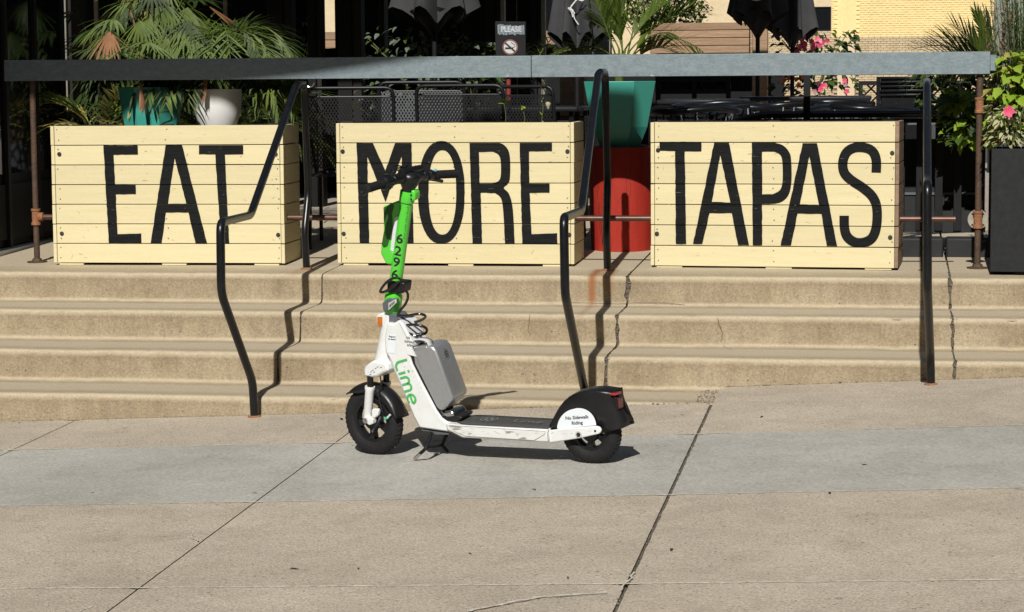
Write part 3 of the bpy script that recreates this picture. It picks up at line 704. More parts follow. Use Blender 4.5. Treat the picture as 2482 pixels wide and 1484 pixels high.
# red barrel and the teal pot on it
yb_ = fl(1500, 612).y+.186; bx = on(1508, 600, 1, yb_); root = empty('red_barrel', (bx.x, yb_, FZ(yb_)-.003), label='round red wooden barrel under the large teal pot', cat='barrel')
zt = on(1500, 357, 1, yb_-.186).z-FZ(yb_)
b = NB(); lathe(b, [(.160, .0), (.176, 0), (.185, zt*.3), (.187, zt*.6), (.183, zt), (.160, zt), (.160, 0)], 48, caps=False); obj('barrel_wall', b, M['red'], root, smooth=60)
b = NB(); r = random.Random(3)
for k in range(9):
    a = R_(-90+r.uniform(-75, 75)); z0_ = r.uniform(.02, zt*.6); n_ = 6; P = []
    for i in range(n_):
        aa = a+r.uniform(-.03,.03); rr = .1885; P.append(Vector((rr*math.cos(aa), rr*math.sin(aa), z0_+i*.035)))
    for i in range(n_-1):
        q = Vector((-math.sin(a), math.cos(a), 0))*.0009; b.faces.new([b.verts.new(v) for v in (P[i]-q, P[i+1]-q, P[i+1]+q, P[i]+q)])
obj('cracks', b, M['print'], root, smooth='flat', kind='stuff')
b = NB(); lathe(b, [(0, zt-.02), (.16, zt-.02), (.16, zt-.045), (0, zt-.045)], 24); obj('barrel_top', b, M['red'], root)
tp2 = pot(1502, yb_, zt+FZ(yb_)-.01, .168, .218, .375, 'large faceted teal pot on the red barrel with a palm', M['teal'], cham=.12, rz=.1)
# right planter box
q = fl(2398, 668); px0 = q.x; py0 = q.y; zt2 = on(2398, 361, 1, py0).z-FZ(py0)
root = empty('planter_box', (px0, py0, FZ(py0)), R_(-3), label='tall black planter box overflowing with coleus at the right edge', cat='planter')
b = NB(); box(b, 0, .80, 0, .02, .018, zt2); obj('box_panel', b, M['planter'], root, bevel=.003)
b = NB(); box(b, 0, .02, .022, .38, .018, zt2); obj('box_panel', b, M['planter'], root, bevel=.003)
b = NB(); box(b, .78, .80, .022, .38, .018, zt2); obj('box_panel', b, M['planter'], root, bevel=.003)
b = NB(); box(b, .022, .778, .36, .38, .018, zt2); obj('box_panel', b, M['planter'], root, bevel=.003)
b = NB(); box(b, .022, .778, .022, .358, zt2-.10, zt2-.05); obj('soil', b, M['soil'], root)
for x in (.12, .62):
    b = NB(); box(b, x, x+.1, .03, .1, 0, .017); obj('foot', b, M['planter'], root)


# ------------------------------------------------------------------ foliage builders
def blade(bm, p, d, L, w, droop=.3, seg=3, up_=Vector((0,0,1)), fold=0):
    """one tapering leaf blade"""
    d = d.normalized(); sd = d.cross(up_)
    if sd.length < .05: sd = Vector((1,0,0))
    sd.normalize(); prev = None; q = p.copy(); dd = d.copy()
    for i in range(seg+1):
        t = i/seg; ww = w*(math.sin(math.pi*min(1, .18+t*.82))**.7 if t < 1 else .02)
        a, b = bm.verts.new(q+sd*ww), bm.verts.new(q-sd*ww)
        if prev: bm.faces.new((prev[0], a, b, prev[1]))
        prev = (a, b); dd = (dd+Vector((0,0,-droop/seg))).normalized(); q = q+dd*L/seg
def fan(bm, p, d, L, n=11, spread=150, w=.014, droop=.5, r=None):
    """palmate leaf: blades radiating from p about axis d"""
    d = d.normalized(); x, y = basis(d); tw = r.uniform(-.6, .6); sd = (d.cross(Vector((0,0,1)))); sd = sd.normalized() if sd.length > .1 else x
    for i in range(n):
        a = R_(-spread/2+spread*i/(n-1)); dd = d*math.cos(a)+sd*math.sin(a)+Vector((0,0,r.uniform(-.08,.08)+tw*math.sin(a)*.5))
        blade(bm, p, dd, L*r.uniform(.8, 1.05)*(1-.25*abs(a)/1.6), w*r.uniform(.8,1.2), droop*r.uniform(.6,1.3), 4)
def frond(bm, p, d, L, n=16, wl=.16, w=.006, droop=.6, r=None, ang=50, twist=0):
    """feather leaf: rachis with two rows of leaflets"""
    P = [p.copy()]; dd = d.normalized(); q = p.copy(); D = [dd.copy()]; N = n
    for i in range(N):
        dd = (dd+Vector((0,0,-droop/N))).normalized(); q = q+dd*L/N; P.append(q.copy()); D.append(dd.copy())
    tube(bm, P[::2]+[P[-1]], [.005*(1-.75*i/len(P[::2])) for i in range(len(P[::2])+1)], 5)
    for i in range(int(N*.22), N+1):
        for s in (-1, 1):
            sd = D[i].cross(Vector((0,0,1))); sd = sd.normalized() if sd.length > .1 else Vector((1,0,0))
            if twist: sd = (sd*math.cos(R_(twist))+D[i].cross(sd)*math.sin(R_(twist))).normalized()
            a = R_(ang+r.uniform(-8, 8)-20*i/N); dr = D[i]*math.cos(a)+sd*s*math.sin(a)+Vector((0,0,.18+r.uniform(-.1,.1)))
            t = i/N; blade(bm, P[i], dr, wl*(.55+1.6*t*(1-t))*r.uniform(.85,1.1), w, .35, 3)
def leafmesh(L, w, cup=.15, tooth=False):
    b = NB(); n = 6; prev = None
    for i in range(n+1):
        t = i/n; ww = w*math.sin(math.pi*t**.75)**.9 if 0 < t < 1 else .0008
        if tooth and 0 < i < n: ww *= 1+.12*(-1)**i
        z = -cup*L*t*t
        v = [b.verts.new((-ww, L*t, z+abs(ww)*.35)), b.verts.new((0, L*t, z)), b.verts.new((ww, L*t, z+abs(ww)*.35))]
        if prev: b.faces.new((prev[0], prev[1], v[1], v[0])); b.faces.new((prev[1], prev[2], v[2], v[1]))
        prev = v
    return fin(b, 'leaf')
def orient(d, roll=0):
    q = d.normalized().to_track_quat('Y', 'Z'); return (q.to_matrix() @ Matrix.Rotation(roll, 3, 'Y')).to_euler()
def rdir(r, up_=.3):
    v = Vector((r.gauss(0,1), r.gauss(0,1), r.gauss(0,1)+up_)); return v.normalized()
def keep_back(bm, base, hi=.71, lo=.47):
    for v in bm.verts:
        lim = (hi if v.co.z+base.z > .96 else lo)-base.y
        if v.co.y < lim: v.co.y = lim+(v.co.y-lim)*.12
def plant(name, loc, lbl, cat='plant', grp=None): return empty(name, loc, label=lbl, cat=cat, group=grp)

# fan palm in the first teal pot
r = random.Random(21)
def lady_palm(base, h, stems, fans, lbl, m, m2, seed, spreadx=.45, L=.24, low=-.05, dryn=2, w=.012):
    r = random.Random(seed); root = plant('fan_palm', base, lbl)
    for k in range(stems):
        a = r.uniform(0, 3.14); tp = Vector((math.cos(a)*.12, math.sin(a)*.08, h*r.uniform(.5, 1))); b = NB()
        tube(b, [Vector((math.cos(a)*.03, math.sin(a)*.03, -.03)), tp*.55+Vector((0,0,.02)), tp], [.010,.008,.005], 6); keep_back(b, base); obj('stem', b, M['bark'], root)
    for k in range(fans):
        a = r.uniform(0, 6.28); z = low+(h-low)*r.random()**.8; c = Vector((math.cos(a)*spreadx*r.uniform(.15,1), math.sin(a)*.3*r.uniform(.2,1)-.05, z))
        if k < 6: c = Vector((r.uniform(-.28,.28), -.18-r.random()*.08, h*(.25+.6*k/6)))
        d = Vector((c.x*1.3, c.y-.25, r.uniform(-.7,.25))); b = NB()
        tube(b, spline([Vector((c.x*.15, c.y*.15, max(.0, z*.5))), c*.6+Vector((0,0,.06)), c], 3), .0028, 5)
        isd = k >= fans-dryn
        fan(b, c, d, L*r.uniform(.8,1.15), r.choice((9, 11, 13)), r.uniform(110,170), w, r.uniform(.4,1.0), r); keep_back(b, base)
        obj('frond', b, M['dry'] if isd else (m if r.random() < .7 else m2), root, smooth='leaf')
    return root
lady_palm(tp1+Vector((0,.02,.31)), .64, 6, 46, 'bushy fan palm growing in the teal pot in the EAT crate', M['palm'], M['palmd'], 3, .34, .25, .14, dryn=3, w=.0085)
# arching date palm over the white pot, drooping fronds, some orange
def arch_palm(base, n, L, lbl, mats, seed, up0=(.9,1.6), droop=(1.2,2.2), wl=.17, w=.006, name='feather_palm', fx=1, nn=16, a_=(0,6.28)):
    r = random.Random(seed); root = plant(name, base, lbl)
    for k in range(n):
        a = r.uniform(*a_); d = Vector((math.cos(a)*fx, math.sin(a)*.7, r.uniform(*up0))); b = NB()
        frond(b, Vector((math.cos(a)*.02, math.sin(a)*.02, -.03)), d, L*r.uniform(.75,1.15), nn, wl, w, r.uniform(*droop), r); keep_back(b, base)
        obj('frond', b, mats[k % len(mats)] if k < len(mats)*2 else mats[r.randrange(len(mats)-1)], root, smooth='leaf')
    return root
arch_palm(wp1+Vector((0,0,.50)), 42, .60, 'drooping feather palm with orange dead fronds in the white pot', [M['palm'], M['palm'], M['palmd'], M['dry']], 5, (1.2,3.2), (3.0,4.6), .22, .008)
dr_ = random.Random(5)
for (u, v, u2, v2, y, n, L, sp) in ((508,17,600,75,.80,12,.24,46), (341,205,356,285,.47,9,.17,34), (500,193,486,262,.50,8,.15,40), (318,235,305,290,.60,7,.14,50)):
    p = on(u, v, 1, y); q = on(u2, v2, 1, y-.02); root = plant('dry_frond', p, {508:'orange dead palm fan hanging above the beam over the white pot', 341:'brown dead leaf fan hanging over the front of the teal pot', 500:'orange dead leaf strips hanging over the rim of the white pot', 318:'yellow drooping leaf left of the teal pot'}[u], 'leaf')
    b = NB(); fan(b, Vector((0,0,0)), q-p, L, n, sp, .0075, .15, dr_); obj('blades', b, M['yel'] if u == 318 else M['dry'], root, smooth='leaf')
# dark mass of palms behind, in pots on the patio
def back_pot(u, y, R, H, m, lbl):
    p = on(u, 300, 1, y); root = empty('plant_pot', (p.x, y, 0), label=lbl, cat='plant pot'); b = NB()
    lathe(b, [(R*.7, 0), (R*.9, .02), (R, H), (R*.92, H), (R*.9, H-.05)], 24); obj('pot_body', b, m, root, smooth=60)
    s = NB(); disc(s, (0,0,H-.04), R*.9, (0,0,1), .003, 14); obj('soil', s, M['soil'], root); return Vector((p.x, y, H-.04))
b1 = back_pot(330, 2.3, .17, .62, M['greyp'], 'grey pot on the patio behind the teal pot'); b2 = back_pot(520, 2.9, .17, .60, M['greyp'], 'grey pot on the patio behind the white pot'); b3 = back_pot(245, 1.7, .13, .72, M['white'], 'pale pot partly hidden left of the teal pot')
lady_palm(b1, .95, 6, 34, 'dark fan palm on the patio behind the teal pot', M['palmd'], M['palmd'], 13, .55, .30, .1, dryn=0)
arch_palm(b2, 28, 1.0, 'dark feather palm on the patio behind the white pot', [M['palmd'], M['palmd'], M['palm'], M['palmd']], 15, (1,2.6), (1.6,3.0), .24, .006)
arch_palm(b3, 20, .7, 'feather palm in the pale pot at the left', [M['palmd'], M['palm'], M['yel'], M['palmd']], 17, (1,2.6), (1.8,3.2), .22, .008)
# tall palm in the teal pot on the barrel: stiff upright stems and one arching frond
def big_palm():
    base = tp2+Vector((0,0,.33)); root = plant('feather_palm', base, 'tall green feather palm growing from the large teal pot'); r = random.Random(4)
    def pt(u, v, y): return on(u, v, 1, y)-base
    b = NB(); tube(b, [Vector((0,0,-.04)), Vector((-.005,0,.05)), Vector((-.02,0,.20))], [.030,.024,.016], 8); obj('trunk', b, M['palm'], root)
    spec = [((1490,130),(1420,-60),1.30,.3), ((1508,130),(1500,-80),1.40,.2), ((1520,135),(1580,-90),1.45,.5), ((1530,140),(1722,85),1.25,1.9), ((1525,125),(1690,10),1.50,1.0),
            ((1515,120),(1650,-30),1.35,.9), ((1500,120),(1440,40),1.55,1.0), ((1495,150),(1400,100),1.45,1.3), ((1535,150),(1640,105),1.50,1.4), ((1510,130),(1470,-20),1.35,.4), ((1530,140),(1610,60),1.25,1.4)]
    for i, (a, c, y, dr) in enumerate(spec):
        p0 = Vector((0,0,.10)); p1 = pt(*a, yb_); p2 = pt(*c, y); L = (p2-p1).length
        b = NB(); tube(b, [p0, p1], [.010,.007], 6)
        frond(b, p1, (p2-p1).normalized()+Vector((0,0,dr*.45)), L*1.08, 26, .17, .0085, dr, r, 45, 50 if i != 3 else 78); obj('frond', b, M['yel'] if i == 8 else M['palm'], root, smooth='leaf')
big_palm()

# coleus, grasses and flowers in the black planter box
def leafy(name, base, lbl, n, mesh, mats, spread, hgt, seed, zlow=0, sc=(.7,1.2), face=-.6, parts=True, stems=8):
    """a bushy plant whose separate large leaves are parts"""
    r = random.Random(seed); root = plant(name, base, lbl); meshes = [mesh.copy() for _ in mats]
    for me, m in zip(meshes, mats): me.materials.clear(); me.materials.append(m)
    b = NB()
    for k in range(stems):
        a = r.uniform(0,6.28); tube(b, [Vector((0,0,-.05)), Vector((math.cos(a)*spread[0]*.4, math.sin(a)*spread[1]*.4, hgt*.5)), Vector((math.cos(a)*spread[0]*.8, math.sin(a)*spread[1]*.8, hgt*r.uniform(.6,1)))], .004, 5)
    obj('stem', b, M['stem'], root)
    for k in range(n):
        t = r.random(); a = r.uniform(0,6.28); rr = math.sqrt(r.random())
        p = Vector((math.cos(a)*rr*spread[0], math.sin(a)*rr*spread[1], zlow+(hgt-zlow)*t))
        d = Vector((math.cos(a)*.8, math.sin(a)*.5+face, r.uniform(-.7,.3)))
        o = link('leaf', r.choice(meshes), None, root, p, orient(d, r.uniform(-.6,.6))); s = r.uniform(*sc); o.scale = (s, s, s)
    return root
xq = lambda u, v, y: on(u, v, 1, y)
lf = leafmesh(.088, .028, .2, True)
leafy('coleus', xq(2340, 318, .84), 'green coleus spilling to the left behind the rusty pipe post', 230, lf, [M['lime'], M['green'], M['lime']], (.10,.09), .22, 31, -.07, sc=(.6,1.1))
leafy('coleus', xq(2452, 330, .50), 'tall chartreuse coleus in the middle of the black planter', 260, lf, [M['lime'], M['lime'], M['lime'], M['yel']], (.105,.12), .43, 32, -.02, sc=(.6,1.1))
leafy('dark_shrub', xq(2300, 250, 1.6), 'dark green shrub behind the end handrail and the blue table', 150, lf, [M['palmd'], M['green']], (.16,.12), .22, 33, -.05)
lv = leafmesh(.048, .0080, .2)
leafy('variegated_shrub', xq(2452, 348, .24), 'white-edged narrow-leaved plant at the front of the black planter', 295, lv, [M['varieg'], M['varieg'], M['green']], (.125,.05), .19, 34, -.01)
hib = empty('hibiscus_flower', xq(2444, 271, .12), label='single pink five-petalled flower above the black planter', cat='flower')
def flowers(name, spots, m, lbl, y, s=.016, jitter=.02):
    for i, (u, v) in enumerate(spots):
        p = on(u, v, 1, y); b = NB()
        for k in range(5):
            a = 2*math.pi*k/5; c = Vector((math.cos(a), -.25, math.sin(a)))*s*.9; x = Vector((-math.sin(a),0,math.cos(a)))*s*.55
            bb = [b.verts.new(q) for q in (Vector((0,-.004,0)), c*.6+x, c*1.25+x*.5, c*1.25-x*.5, c*.6-x)]; b.faces.new(bb)
        yield p, b
for p, b in flowers('f', [(2444, 271)], M['pink'], '', .12, .026): obj('petals', b, M['pink'], hib, smooth='leaf')
# feathery grass and seed spikes to the right
def feather(base, n, h, lbl, m, seed, sx=.12, lean=.2, w=.0022, hair=26, name='feathery_grass'):
    r = random.Random(seed); root = plant(name, base, lbl)
    for k in range(n):
        a = r.uniform(0,6.28); d = Vector((math.cos(a)*lean, math.sin(a)*lean, 1)); hh = h*r.uniform(.6,1); b = NB()
        p0 = Vector((math.cos(a)*sx*r.random(), math.sin(a)*sx*.6*r.random(), -.05)); P = [p0+d*hh*t+Vector((math.cos(a),math.sin(a),0))*lean*.5*hh*t*t for t in (0,.25,.5,.75,1)]
        tube(b, P, [.003,.0025,.002,.0018,.001], 4)
        for i in range(hair):
            t = .12+.88*i/hair; k2 = min(3, int(t*4)); q = P[k2].lerp(P[k2+1], t*4-k2) if t < 1 else P[-1]
            blade(b, q, rdir(r, .9), .05*r.uniform(.6,1.2), w, .1, 2)
        obj('frond', b, m, root, smooth='leaf')
feather(xq(2468, 300, .52), 30, .85, 'feathery grey-green grass at the right edge of the photograph', M['grass'], 41, .10, .06, .0024, 60)
feather(xq(2490, 300, .62), 30, .95, 'dense dark feathery grass behind the coleus', M['green'], 42, .12, .07, .0026, 60)
feather(xq(2412, 300, .56), 8, .78, 'brown seed spikes rising behind the end of the beam', M['brownseed'], 43, .05, .05, .005, 46, 'seed_spikes')
def side_palm():
    y = 1.1; base = on(2408, 150, 1, y); root = plant('feather_palm', base, 'small feather palm fanning out left of the grasses'); r = random.Random(45)
    for i, (u, v, dr) in enumerate(((2205,150,1.5),(2212,100,1.4),(2238,75,1.1),(2250,135,1.2),(2282,60,.9),(2310,110,.9),(2325,45,.6),(2352,75,.6),(2372,28,.4),(2398,40,.3),(2290,150,1.3),(2345,140,1.0))):
        q = on(u, v, 1, y-.15+.03*i)-base; b = NB(); frond(b, Vector((r.uniform(-.01,.01),0,-.04)), q.normalized()+Vector((0,0,dr*.42)), q.length*1.12, 26, .15, .0078, dr, r, 42, 68)
        obj('frond', b, M['palm'] if i % 3 else M['palmd'], root, smooth='leaf')
side_palm()
b = NB(); tube(b, [(0,0,0), (0,0,.95)], .02, 8); o = obj('palm_stand', b, M['steelk'], None, label='black stand carrying the small palm at the right', cat='stand'); o.location = xq(2408, 215, 1.1); o.location.z = 0

# weeds growing out of the MORE crate
def weeds():
    for i, (u, vt, lb) in enumerate(((1308, 205, 'tallest thin weed with a dried pod in the MORE crate'), (1268, 262, 'short weed left of the tall one in the MORE crate'), (1222, 245, 'thin leafy weed nearest the chair back, in the MORE crate'))):
        p = on(u, 292, 1, .60); top = on(u+(6 if i == 0 else -2), vt, 1, .60); root = plant('weed', (p.x, .60, p.z-.06), lb); r = random.Random(50+i)
        o = Vector((p.x, .60, p.z-.06)); b = NB(); tube(b, spline([Vector((0,0,0)), (top-o)*.5+Vector((.01,0,0)), top-o], 4), .0018, 5); obj('stem', b, M['stem'], root)
        me = leafmesh(.030, .010, .2); me.materials.append(M['lime'])
        for k in range(7):
            t = r.choice((.2, .35, .9, .95, 1)); q = (top-o)*t+Vector((r.uniform(-.01,.01), r.uniform(-.01,.01), 0))
            link('leaf', me, None, root, q, orient(rdir(r, .1), r.uniform(-.5,.5)))
        if i == 0:
            d = NB(); lathe(d, [(.001,0),(.010,.012),(.016,.03),(.008,.045),(.001,.05)], 8); obj('seed_pod', d, M['varieg'], root, smooth='leaf', loc=on(1328, 265, 1, .60)-o)
weeds()

# ------------------------------------------------------------------ far building
YB = 70.0
def bxx(u): return on(u, 150, 1, YB).x
def bz(v): return on(1900, v, 1, YB).z
root = empty('brick_building', (bxx(2014), YB, 0), label='far yellow and tan brick building with a dark window', cat='building')
OB = Vector((bxx(2014), YB, 0))
def bbox(name, x0, x1, y0, y1, z0, z1, m, par=root, **k):
    b = NB(); box(b, x0-OB.x, x1-OB.x, y0-YB, y1-YB, z0, z1); return obj(name, b, m, par, smooth='flat', **k)
xr = bxx(2406); xl = bxx(600); xy0 = bxx(2014); zs = bz(92)
bbox('wall', xy0, xr, YB+.04, YB+12, -.2, 9, M['mortar'])
bbox('wall', xy0+.01, xr-.01, YB+.02, YB+.036, zs+.02, 9, M['byellow'])
bbox('wall', xl, xy0, YB+.05, YB+12, -.2, 9, M['bcream'])
bbox('pilaster', bxx(2029), bxx(2071), YB-.08, YB+.03, zs, 9, M['byellow']); bbox('pilaster', bxx(2029), bxx(2071), YB-.08, YB+.03, -.2, zs-.01, M['bcream'])
w = bbox('window', bxx(1970), bxx(2012), YB+.02, YB+.12, bz(74), bz(20), M['glass'])
for a in ((bxx(1968), bxx(2013), bz(76), bz(74)), (bxx(1968), bxx(2013), bz(20), bz(18)), (bxx(1968), bxx(1970), bz(74), bz(20)), (bxx(2011), bxx(2013), bz(74), bz(20))):
    bbox('frame', a[0], a[1], YB-.02, YB+.06, a[2], a[3], M['steelk'], w)
w2 = bbox('window', bxx(1828), bxx(1850), YB+.02, YB+.12, bz(82), bz(40), M['glass'])
def bricks(x0, x1, z0, z1, m, skip=None, seed=1):
    r = random.Random(seed); b = NB(); c = .078; L = .215; k = 0; z = z0
    while z < z1-.02:
        x = x0-(L/2 if k % 2 else 0)
        while x < x1:
            a, e = max(x0, x), min(x1, x+L-.014)
            if e-a > .03 and not (skip and a < skip[1] and e > skip[0]):
                box(b, a-OB.x, e-OB.x, -r.uniform(.0, .018), .039, z, min(z1, z+c-.013))
            x += L
        z += c; k += 1
    return obj('brick_courses', b, m, root, smooth='flat', kind='stuff')
sk = (bxx(2029), bxx(2071))
bricks(xy0, xr, 0, zs, M['btan'], sk, 1); bricks(xy0, xr, zs, bz(-30), M['byellow'], sk, 2); bricks(bxx(1850), xy0, 0, bz(77), M['btan'], None, 3)
# blue-grey building edge is sky; vines climbing the cream wall
def mass(name, c, rad, n, mats, s, seed, lbl, cat, **k):
    r = random.Random(seed); root = empty(name, c, label=lbl, cat=cat)
    for i, m in enumerate(mats):
        b = NB()
        for j in range(n//len(mats)):
            d = rdir(r, 0); q = Vector((d.x*rad[0], d.y*rad[1], d.z*rad[2]))*(r.random()**.35)*(1+.3*noise.noise(d*3))
            blade(b, q, rdir(r, 0), s*r.uniform(.6,1.3), s*.35, .4, 2)
        obj('foliage', b, m, root, smooth='leaf', kind='stuff')
    b = NB(); tube(b, [(0,0,-c[2]-.05), (0,0,0)], .04, 6); obj('trunk', b, M['bark'], root)
    return root
c = on(1610, 20, 1, 40); mass('climbing_vine', c, (1.0,.5,.75), 2600, [M['palm'], M['green'], M['palmd']], .10, 61, 'leafy green bush against the far cream wall behind the palm', 'bush')

# ------------------------------------------------------------------ timber planters and rails behind the patio
def timber_run(u0, u1, v0, v1, y, posts, lbl, rows=2, cap=False):
    p0 = on(u0, v1, 1, y); p1 = on(u1, v1, 1, y); zt = on((u0+u1)/2, v0, 1, y).z; zb = p0.z
    root = empty('timber_planter', (p0.x, y, 0), label=lbl, cat='planter'); W = p1.x-p0.x; h = (zt-zb)/rows
    for i in range(rows):
        b = NB(); j = rnd.uniform(-.008, .008); box(b, 0, W, j, .10+j, zb+i*h+.002, zb+(i+1)*h-.003); obj('timber', b, M['timber'], root, bevel=.004)
        b = NB(); box(b, 0, W, .5, .6, zb+i*h+.002, zb+(i+1)*h-.003); obj('timber', b, M['timber'], root)
    b = NB(); box(b, .02, W-.02, .1, .5, zb+.05, zt-.05); obj('soil', b, M['soil'], root)
    for (a, c_, top) in posts:
        xa = on(a, 200, 1, y-.1).x-p0.x; xb = on(c_, 200, 1, y-.1).x-p0.x; zz = on((a+c_)/2, top, 1, y-.1).z if top is not None else zb
        b = NB(); box(b, xa, xb, -.16, -.01, 0, zz); obj('post', b, M['timber'], root, bevel=.005)
    if cap:
        b = NB(); box(b, xa-.06, xb+.06, -.2, .05, zz+.001, zz+.05); obj('post_cap', b, M['timber'], root, bevel=.005)
    return root
timber_run(1575, 1815, 55, 131, 9.5, [(1824,1860,50)], 'long brown timber planter box behind the large palm', 4)
timber_run(1345, 1440, 150, 175, 8.5, [(1359,1418,124)], 'brown timber post with a square cap behind the open umbrella', 1, True)
timber_run(770, 1060, 76, 118, 10.6, [(892,913,None)], 'brown timber planter rail seen between the dark columns')
timber_run(1262, 1345, 75, 110, 10.2, [(1268,1288,None)], 'short brown timber planter rail right of the smoking sign')
# black lattice fence and mesh
def lattice(u0, u1, v0, v1, y, lbl, p=.16, w=.014, rails=True):
    A = on(u0, v1, 1, y); B = on(u1, v0, 1, y); W = B.x-A.x; Hh = B.z-A.z; root = empty('lattice_fence', (A.x, y, 0), label=lbl, cat='fence')
    k = 0
    n = int((W+Hh)/p)+1
    for s in (0, 1):
        for i in range(n):
            x0 = i*p-Hh if not s else i*p; pts = []
            a = (x0, 0); c_ = (x0+Hh, Hh) if not s else (x0-Hh, Hh)
            # clip to 0..W
            def at(t): return (a[0]+(c_[0]-a[0])*t, a[1]+(c_[1]-a[1])*t)
            t0, t1 = 0, 1; dx = c_[0]-a[0]
            ta, tb = sorted(((0-a[0])/dx, (W-a[0])/dx)); t0 = max(t0, ta); t1 = min(t1, tb)
            if t1-t0 < .05: continue
            p0, p1 = at(t0), at(t1); b = NB(); tube(b, [(p0[0], s*.012, p0[1]+A.z), (p1[0], s*.012, p1[1]+A.z)], w*.7, 4); obj('slat', b, M['steelk'], root, smooth='flat')
    for zz in (A.z, B.z):
        b = NB(); box(b, -.02, W+.02, -.02, .03, zz-.02, zz+.02); obj('rail', b, M['steelk'], root)
    for x in (-.02, W*.5, W):
        b = NB(); box(b, x-.02, x+.02, -.025, .035, 0, B.z+.02); obj('post', b, M['steelk'], root)
    return root
lattice(1600, 1765, 193, 223, 8.8, 'black lattice panel below the timber planter box', .10)
lattice(2090, 2400, 200, 262, 10.5, 'black lattice fence in front of the brick wall at the right', .13, .012)

# ------------------------------------------------------------------ facade and pergola columns at the left
fa = on(-40, 640, 2, 0); fb_ = on(150, 598, 2, 0); dv = (fb_-fa).normalized()
root = empty('dark_facade', (0,0,0), label='dark glazed restaurant front at the left edge', cat='building')
FA = fa; FB = fa+dv*2.4
def along(t0, t1, z0, z1, th0, th1, name, m, par=None, bevel=0):
    nrm = Vector((-dv.y, dv.x, 0)); b = NB(); vs_ = []
    for t in (t0, t1):
        for n_ in (th0, th1):
            for z in (z0, z1): vs_.append(b.verts.new(FA+dv*t+nrm*n_+Vector((0,0,z))))
    for f in ((0,1,3,2), (4,6,7,5), (0,4,5,1), (2,3,7,6), (0,2,6,4), (1,5,7,3)): b.faces.new([vs_[i] for i in f])
    return obj(name, b, m, par or root, smooth='flat', bevel=bevel)
Lw = (fb_-fa).length
along(-1.5, Lw+.25, .06, 3.2, .06, .2, 'wall', M['darkwall'])
along(-1.5, Lw+.25, 0, .05, .0, .2, 'plinth', M['sticker'])
for i in range(6):
    t = -1.45+i*(Lw+1.7)/6; tt = (Lw+1.7)/6-.05
    along(t, t+tt, .10, .42, .045, .059, 'panel', M['darkwall'], bevel=.003)
    pn = along(t, t+tt, .48, 2.6, .050, .058, 'pane', M['glass'])
    along(t+tt+.005, t+tt+.045, .06, 2.7, .03, .059, 'mullion', M['brownsteel'])
YC = 4.6
def column(u0, u1, lbl, m=None, y=YC, strip=None, depth=.16, h=3.0):
    a = on(u0, 150, 1, y).x; c_ = on(u1, 150, 1, y).x; root = empty('pergola_column', ((a+c_)/2, y, 0), label=lbl, cat='column', group='dark pergola columns'); w = (c_-a)/2
    b = NB(); box(b, -w, w*.25, 0, depth, 0, h); obj('shaft', b, M['darkwall'], root, bevel=.004)
    b = NB(); box(b, w*.25+.001, w, .02, depth-.01, 0, h); obj('shaft', b, M['brownsteel'], root, bevel=.003)
    b = NB(); box(b, -w-.02, w+.02, -.02, depth+.02, .0, .04); obj('base', b, M['darkwall'], root)
    if strip:
        b = NB(); box(b, w+.002, w+.03, .0, .05, 0, h); obj('trim', b, M['mullion'], root)
column(653, 706, 'wide dark pergola column right of the left-hand palms')
column(746, 777, 'dark pergola column left of the timber rail', y=4.5)
column(817, 874, 'widest bronze pergola column left of the folded umbrella')
column(917, 931, 'slim dark pergola column behind the left folded umbrella')
column(1177, 1213, 'dark column with a pale trim strip left of the smoking sign', strip=1)
column(1285, 1311, 'dark column with a pale trim strip right of the smoking sign', strip=1)
# glazed back wall behind the palms
A = on(140, 150, 1, 5.2).x; B = on(660, 150, 1, 5.2).x
root = empty('glazed_wall', (A, 5.2, 0), label='dark glazed wall in shade behind the palms', cat='wall')
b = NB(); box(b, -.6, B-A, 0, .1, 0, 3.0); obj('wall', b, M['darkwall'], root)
for i in range(5):
    x0 = i*(B-A)/5+.03; x1 = (i+1)*(B-A)/5-.03
    b = NB(); box(b, x0, x1, -.02, -.004, .35, 2.5); obj('pane', b, M['glass'], root)
    b = NB(); box(b, x1+.004, x1+.034, -.04, -.002, .0, 2.6); obj('mullion', b, M['mullion'] if i in (0, 3) else M['brownsteel'], root)
a = on(158, 150, 1, 2.6).x
b = NB(); box(b, 0, .012, 0, .06, 0, 3.0); f = empty('door_frame', (a, 2.6, 0), label='dark door frame with a thin pale strip left of the palms', cat='door frame'); obj('trim', b, M['mullion'], f)
b = NB(); box(b, -.035, -.002, 0, .08, 0, 3.0); obj('jamb', b, M['darkwall'], f)
b = NB(); box(b, .016, .12, .03, .08, 0, 3.0); obj('jamb', b, M['brownsteel'], f)
def dark_wall(u0, u1, v0, v1, y, lbl, m='darkwall', panes=0, name='interior_wall'):
    a = on(u0, 200, 1, y).x; c_ = on(u1, 200, 1, y).x; z0 = 0 if v1 is None else on(u0, v1, 1, y).z; z1 = 3.0 if v0 is None else on(u0, v0, 1, y).z
    root = empty(name, (a, y, 0), label=lbl, cat='wall'); b = NB(); box(b, 0, c_-a, 0, .1, z0, z1); obj('wall', b, M[m], root, smooth='flat')
    w = (c_-a)
    for i in range(panes):
        b = NB(); box(b, w*(i+.08)/panes, w*(i+.92)/panes, -.02, -.004, max(z0, .9), 2.4); obj('pane', b, M['glass'], root)
        b = NB(); box(b, w*(i+.92)/panes+.002, w*(i+1)/panes-.002, -.03, -.004, max(z0, .5), 2.6); obj('mullion', b, M['mullion'], root)
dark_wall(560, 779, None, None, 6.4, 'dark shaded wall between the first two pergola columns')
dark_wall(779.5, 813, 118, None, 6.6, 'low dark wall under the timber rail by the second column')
dark_wall(813.5, 1196, None, None, 6.7, 'dark shaded wall behind the left folded umbrella')
